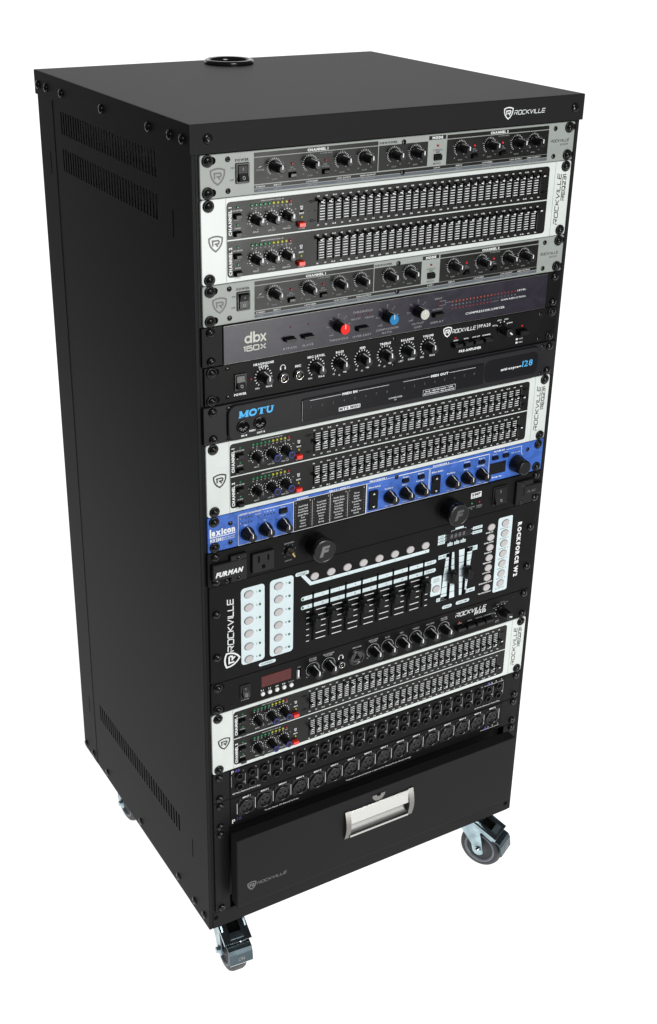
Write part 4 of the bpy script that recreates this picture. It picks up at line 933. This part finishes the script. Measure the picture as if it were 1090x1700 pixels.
# ------------------------------------------------------------------ cabinet
cab = bpy.data.objects.new('rack_cabinet', None); COL.objects.link(cab); cab.location = (0.2413, 0.22, 0)
tag(cab, 'tall black steel equipment cabinet on four locking castors', 'rack cabinet')
def cput(name, me, x=0, y=0, z=0, parent=None, rot=(0, 0, 0)):
    if parent: return link(name, me, parent, (x, y, z), rot)
    return link(name, me, cab, (x - 241.3, y - 220, z + GROUND * 1000), rot)
LX0, LX1, LY0, LY1, LZ0, LZ1 = -9.9, 492.5, -3.2, 453.2, 1.0, 30.3
BX0, BX1, BY0, BY1, BZ = -8.0, 490.7, -.4, 451.3, -1005.7
def bbox(m, x0, x1, y0, y1, z0, z1, b=.8):   # box with chamfered vertical and horizontal edges
    rings = []
    for z, i in ((z0, b), (z0 + b, 0), (z1 - b, 0), (z1, b)):
        rings.append([(x0 + i + b, y0 + i, z), (x1 - i - b, y0 + i, z), (x1 - i, y0 + i + b, z), (x1 - i, y1 - i - b, z), (x1 - i - b, y1 - i, z), (x0 + i + b, y1 - i, z), (x0 + i, y1 - i - b, z), (x0 + i, y0 + i + b, z)])
    m.ringstack(rings)
# lid: top sheet with a cable hole, and four skirts
m = MB().m(POWDER); gx, gy, gr = 242.0, 410.0, 28.0; b = 1.0; N = 40
hole = [(gx + gr * math.cos(2 * math.pi * i / N), gy + gr * math.sin(2 * math.pi * i / N)) for i in range(N)]
def edge_pt(a):
    c, q = math.cos(a), math.sin(a); t = 1e9
    for lim, o_, dcomp in ((LX1 - b, gx, c), (LX0 + b, gx, c), (LY1 - b, gy, q), (LY0 + b, gy, q)):
        if abs(dcomp) > 1e-9:
            k = (lim - o_) / dcomp
            if 0 < k < t: t = k
    return (gx + c * t, gy + q * t)
angs = sorted([2 * math.pi * i / N for i in range(N)] + [math.atan2(y - gy, x - gx) % (2 * math.pi) for x in (LX0 + b, LX1 - b) for y in (LY0 + b, LY1 - b)])
inner = [(gx + gr * math.cos(a), gy + gr * math.sin(a), LZ1) for a in angs]; outer = [(*edge_pt(a), LZ1) for a in angs]; n = len(angs)
m.add(inner + outer, [(i, (i + 1) % n, n + (i + 1) % n, n + i) for i in range(n)])
m.add(inner + [(x, y, LZ1 - 1.5) for x, y, z in inner], [(i, (i + 1) % n, n + (i + 1) % n, n + i) for i in range(n)])
def rc(i, z): return [(LX0 + i, LY0 + i, z), (LX1 - i, LY0 + i, z), (LX1 - i, LY1 - i, z), (LX0 + i, LY1 - i, z)]
m.ringstack([rc(1.5, LZ1 - 1.6), rc(1.5, LZ0), rc(0, LZ0), rc(0, LZ1 - b), rc(.3, LZ1 - .3), rc(b, LZ1)], False, False, False)
cput('lid', m.mesh('lid'))
m = MB().m(GLOSSB); rings = []
for a in range(0, 360, 30):
    pass
m.lathe([(30.2, 32.6), (33, 32.8), (35.0, 31.8), (35.8, 29.6), (35.4, 27.4), (34, 25.8), (31, 25), (20, 25)], 48, x=gx, z=gy, axis='z', cap1=False)
m.m(DEEP).lathe([(21, 25.4), (20.9, 25)], 32, x=gx, z=gy, axis='z')
cput('cable_grommet', m.mesh('cable_grommet'))
m = MB(); shield(m, 382.2, -(15.6), 12.0, INK, t=.11, y=0); tech(m, 'ROCKVILLE', 390.2, -13.2, 4.3, 44.0, INK, wt=.16, y=0)
cput('printed_emblem', m.mesh('printed_emblem'), 0, LY0 - .15, 0)
for x, z in ((9.5, 15.4), (479, 15.6)): cput('lid_screw', LSCREW, x, LY0, z, rot=(0, random.uniform(0, 1), 0))
for y, z in ((441, 13), (411.5, 13), (358.5, 13), (229, 13), (98.5, 13), (44.5, 13.5), (15, 13.8)):
    cput('lid_screw', LSCREW, LX0, y, z, rot=(0, 0, -math.pi / 2)); cput('lid_screw', LSCREW, LX1, y, z, rot=(0, 0, math.pi / 2))
# posts
def post(x0, x1, y0, y1):
    m = MB().m(POWDER); bbox(m, x0, x1, y0, y1, BZ, LZ0 + 2, .7); return m.mesh('corner_post')
cput('corner_post', post(BX0, -3.2, BY0, 60.2)); cput('corner_post', post(486, BX1, BY0, 60.2))
cput('corner_post', post(BX0, 22, 397.2, BY1)); cput('corner_post', post(474, BX1, 397.2, BY1))
for y, z in ((46.2, -77), (46.2, -903)):
    m = MB().m(DEEP).box(BX0 - .12, BX0 + .3, y - 1.0, y + 1.0, z - 14.5, z + 14.5); cput('post_slot', m.mesh('post_slot'))
for z in (-79, -906):
    m = MB().m(DEEP).box(BX0 - .12, BX0 + .3, 415.6, 417.4, z - 14.2, z + 14.2); cput('post_slot', m.mesh('post_slot'))
# front rails the units are bolted to
m = MB().m(POST)
m.box(-3.1, 16.5, BY0 + .3, 2.6, -980, LZ0 + 1); m.box(466, 485.9, BY0 + .3, 2.6, -980, LZ0 + 1); cput('front_rail', m.mesh('front_rail'))
m = MB().m(POST); m.box(-7, -3, 3, 4, -979, 0); 
m = MB().m(POWDER); bbox(m, -3.1, 485.9, BY0 - .5, 14, BZ, -980.2, .6); cput('bottom_plinth', m.mesh('bottom_plinth'))
for x, z in ((1.3, -988), (480.5, -992.4)):
    mm = MB().m(DEEP).lathe([(BY0 - .4, 3.6), (BY0 - .62, 3.5)], 18, x=x, z=z); cput('bolt_hole', mm.mesh('bolt_hole'))
# side panels with real vent slots
def side(xo, xi, name):
    m = MB().m(POWDER); s0, s1 = 60.6, 396.8
    rows = ((-10.0, -37.2), (-54.4, -82.0), (-878.8, -906.0)); zt = LZ0 + 2
    n, pitch, wv, ys = 35, (369.6 - 88.4) / 34, 4.0, 88.4
    a, c = min(xo, xi), max(xo, xi)
    for z1, z0 in rows:
        m.box(a, c, s0, s1, z1, zt); zt = z0
        m.box(a, c, s0, ys - wv / 2, z0, z1); m.box(a, c, ys + (n - 1) * pitch + wv / 2, s1, z0, z1)
        for k in range(n - 1): m.box(a, c, ys + k * pitch + wv / 2, ys + (k + 1) * pitch - wv / 2, z0, z1)
    m.box(a, c, s0, s1, BZ + .2, zt)
    cput(name, m.mesh(name))
side(BX0 + .5, BX0 + 1.4, 'side_panel'); side(BX1 - .5, BX1 - 1.9, 'side_panel')
m = MB().m(POWDER).box(BX0 + 2, BX1 - 2, 15, BY1 - 1, BZ + .4, BZ + 2.4); m.box(BX0 + 2, BX1 - 2, BY1 - 3, BY1 - 1.2, -40, LZ0 + 2); m.box(8.2, 473.8, BY1 - 3, BY1 - 1.2, BZ + 2.5, -250); cput('base_and_added_back', m.mesh('base_and_added_back'))  # base and rear flange; lower rear sheet added unseen to darken the vents
for y, z in ((443, -995.5), (412.6, -995.5), (355.4, -993.4), (227, -993.2), (97, -992), (45, -992), (15.6, -992)):
    cput('side_screw', LSCREW, BX0 + (.5 if 60 < y < 397 else 0), y, z, rot=(0, 0, -math.pi / 2))

# casters
def caster(sx, sy, ang):
    m = MB().m(ZINC); m.box(-24, 24, -24, 24, -3.2, 0); m.lathe([(-3.2, 15), (-8, 15), (-9, 13)], 24, axis='z')
    c = cput('castor', m.mesh('castor_plate'), sx, sy, BZ); 
    hub = bpy.data.objects.new('fork', None)
    ax, az = -23.0, -57.5
    f = MB().m(ZINC)
    pts = [(20, -8), (-22, -8), (-45, -27), (-46, -31), (-42, -32), (-27, -24), (-24, -26), (-27.5, -40)] + [(ax + 9 * math.cos(t), az + 9 * math.sin(t)) for t in (math.radians(q) for q in (200, 225, 250, 275, 300, 325, 345))] + [(-12, -50), (12, -22), (20, -16)]
    for s_ in (-1, 1):
        f.ringstack([[(s_ * 15.2, y, z) for y, z in pts], [(s_ * 17.4, y, z) for y, z in pts]])
    f.box(-17.4, 17.4, -24, 20, -9.4, -7.6)
    fk = cput('fork', f.mesh('castor_fork'), 0, 0, 0, parent=c, rot=(0, 0, 0))
    wv = MB().m(TYRE); n = 40
    wv.lathe([(-11.5, 22), (-12, 24), (-11.8, 28), (-10, 31), (-6, 32.6), (6, 32.6), (10, 31), (11.8, 28), (12, 24), (11.5, 22)], n, x=ax, z=az, axis='x', cap0=False, cap1=False)
    wv.m(HUBM)
    for s_ in (-1, 1):
        wv.lathe([(s_ * 11.4, 24.5), (s_ * 12.6, 24), (s_ * 12.6, 21.8), (s_ * 10.4, 20.8)], n, x=ax, z=az, axis='x', cap1=False)
        wv.m(TYRE).lathe([(s_ * 10.4, 20.8), (s_ * 8.6, 12), (s_ * 12.5, 8.5), (s_ * 13.5, 6)], n, x=ax, z=az, axis='x'); wv.m(HUBM)
    cput('wheel', wv.mesh('castor_wheel'), 0, 0, 0, parent=c)
    bo = MB().m(ZINC); bo.lathe([(-22, 4.2), (22, 4.2)], 6, x=ax, z=az, axis='x', cap0=True); bo.m(ZINC).lathe([(-18.6, 6.2), (18.6, 6.2)], 20, x=ax, z=az, axis='x', cap0=True)
    cput('axle_bolt', bo.mesh('axle_bolt'), 0, 0, 0, parent=c)
    # brake bracket: sloping dark plate with a square opening and bright tab
    P0, P1 = (-6, -7.0), (-50, -27.0)
    def sl(t, off=0):
        y = P0[0] + (P1[0] - P0[0]) * t; z = P0[1] + (P1[1] - P0[1]) * t; return y - off * .41, z + off * .91
    k = MB().m(DZINC); W = 19.0
    def slab(x0, x1, t0, t1, o0, o1, mt):
        k.m(mt); vs = []
        for x in (x0, x1):
            for t in (t0, t1):
                for o_ in (o0, o1): y, z = sl(t, o_); vs.append((x, y, z))
        k.add(vs, [(0, 1, 3, 2), (4, 6, 7, 5), (0, 4, 5, 1), (2, 3, 7, 6), (0, 2, 6, 4), (1, 5, 7, 3)])
    slab(-W, W, 0, .30, 0, 1.6, DZINC); slab(-W, -8.5, .30, .74, 0, 1.6, DZINC); slab(8.5, W, .30, .74, 0, 1.6, DZINC); slab(-W, W, .74, 1.0, 0, 1.6, DZINC)
    slab(-9.2, 9.2, .28, .76, -1.4, -.8, DEEP); slab(-9.5, 9.0, .72, .90, 1.4, 3.4, ZINC); slab(-9, 7, .27, .30, 1.5, 2.0, CHROME)  # black sheet under the opening stands in for the shade inside
    slab(-W, W, .985, 1.0, -1.2, 2.0, CHROME)
    slab(-W - .3, -W + 1.0, 0, 1.0, -3, 1.4, ZINC); slab(W - 1.0, W + .3, 0, 1.0, -3, 1.4, ZINC)
    k.m(ZINC).box(-13, -4, -46, -38, -34, -28).box(5, 12, -47, -38, -34, -29); k.m(CHROME).lathe([(-9, 2.2), (14, 2.2)], 12, x=-45, z=-32, axis='x', cap0=True)
    cput('brake_bracket', k.mesh('brake_bracket'), 0, 0, 0, parent=c)
    k = MB().m(mat('pedal_zinc', (0.085, 0.115, 0.13), 0.34, metal=1.0, var=0.15, vs=60)); pf = [(-42, -31), (-50, -31.5), (-56, -34), (-59, -39), (-61, -54)]
    W2 = 16.5; vs = []
    for (y, z) in pf: vs += [(-W2, y, z), (W2, y, z), (W2, y + 2.0, z - 1.4), (-W2, y + 2.0, z - 1.4)]
    rings = [vs[i:i + 4] for i in range(0, len(vs), 4)]; k.ringstack(rings, False)
    k.m(CHROME); k.add([(-W2 - .1, -61.2, -54), (W2, -61.2, -54), (W2, -61.1, -54.8), (-W2 - .1, -61.1, -54.8)], [(0, 1, 2, 3)])
    mm = MB(); text(mm, 'ON', 0, 0, 5.5, INKD, width=9, y=0)
    k.m(INKD)
    for v_, f_ in ((mm.v, mm.f),): k.add([(x, -60.35 + -.186 * (z) - .25 + 0, -51 + z) for x, y, z in [(p[0], p[1], p[2]) for p in v_]] if False else [(p[0], -60.3 + p[2] * .133 - .25, -46.5 + p[2]) for p in v_], f_)
    cput('brake_pedal', k.mesh('brake_pedal'), 0, 0, 0, parent=c)
    c.rotation_euler = (0, 0, math.radians(ang)); return c
caster(441, 29, 28); caster(32, 37, -5); caster(30, 383, 2); caster(450, 398, 8)

# ------------------------------------------------------------------ added white floor and sweep, self-glowing so no ground shadow shows
m = bpy.data.materials.new('added_white_glow'); m.use_nodes = True; bs = m.node_tree.nodes['Principled BSDF']
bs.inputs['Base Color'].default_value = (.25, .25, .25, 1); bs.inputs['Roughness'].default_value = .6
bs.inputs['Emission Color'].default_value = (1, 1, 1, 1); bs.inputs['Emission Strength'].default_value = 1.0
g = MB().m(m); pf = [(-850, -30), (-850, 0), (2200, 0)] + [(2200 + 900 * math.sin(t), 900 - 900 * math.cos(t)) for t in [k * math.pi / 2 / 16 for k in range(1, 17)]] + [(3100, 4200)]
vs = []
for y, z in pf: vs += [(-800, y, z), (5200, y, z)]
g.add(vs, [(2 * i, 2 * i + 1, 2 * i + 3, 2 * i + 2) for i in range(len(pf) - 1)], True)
o = link('added_glow_backdrop', g.mesh('added_glow_backdrop')); o['kind'] = 'structure'
g = MB().m(mat('grey_studio_concrete', (.10, .10, .10), .7, spec=.3, var=.1, vs=3)); g.add([(-7000, -7000, -30), (7000, -7000, -30), (7000, 6000, -30), (-7000, 6000, -30)], [(0, 1, 2, 3)])
o = link('studio_floor', g.mesh('studio_floor')); o['kind'] = 'structure'
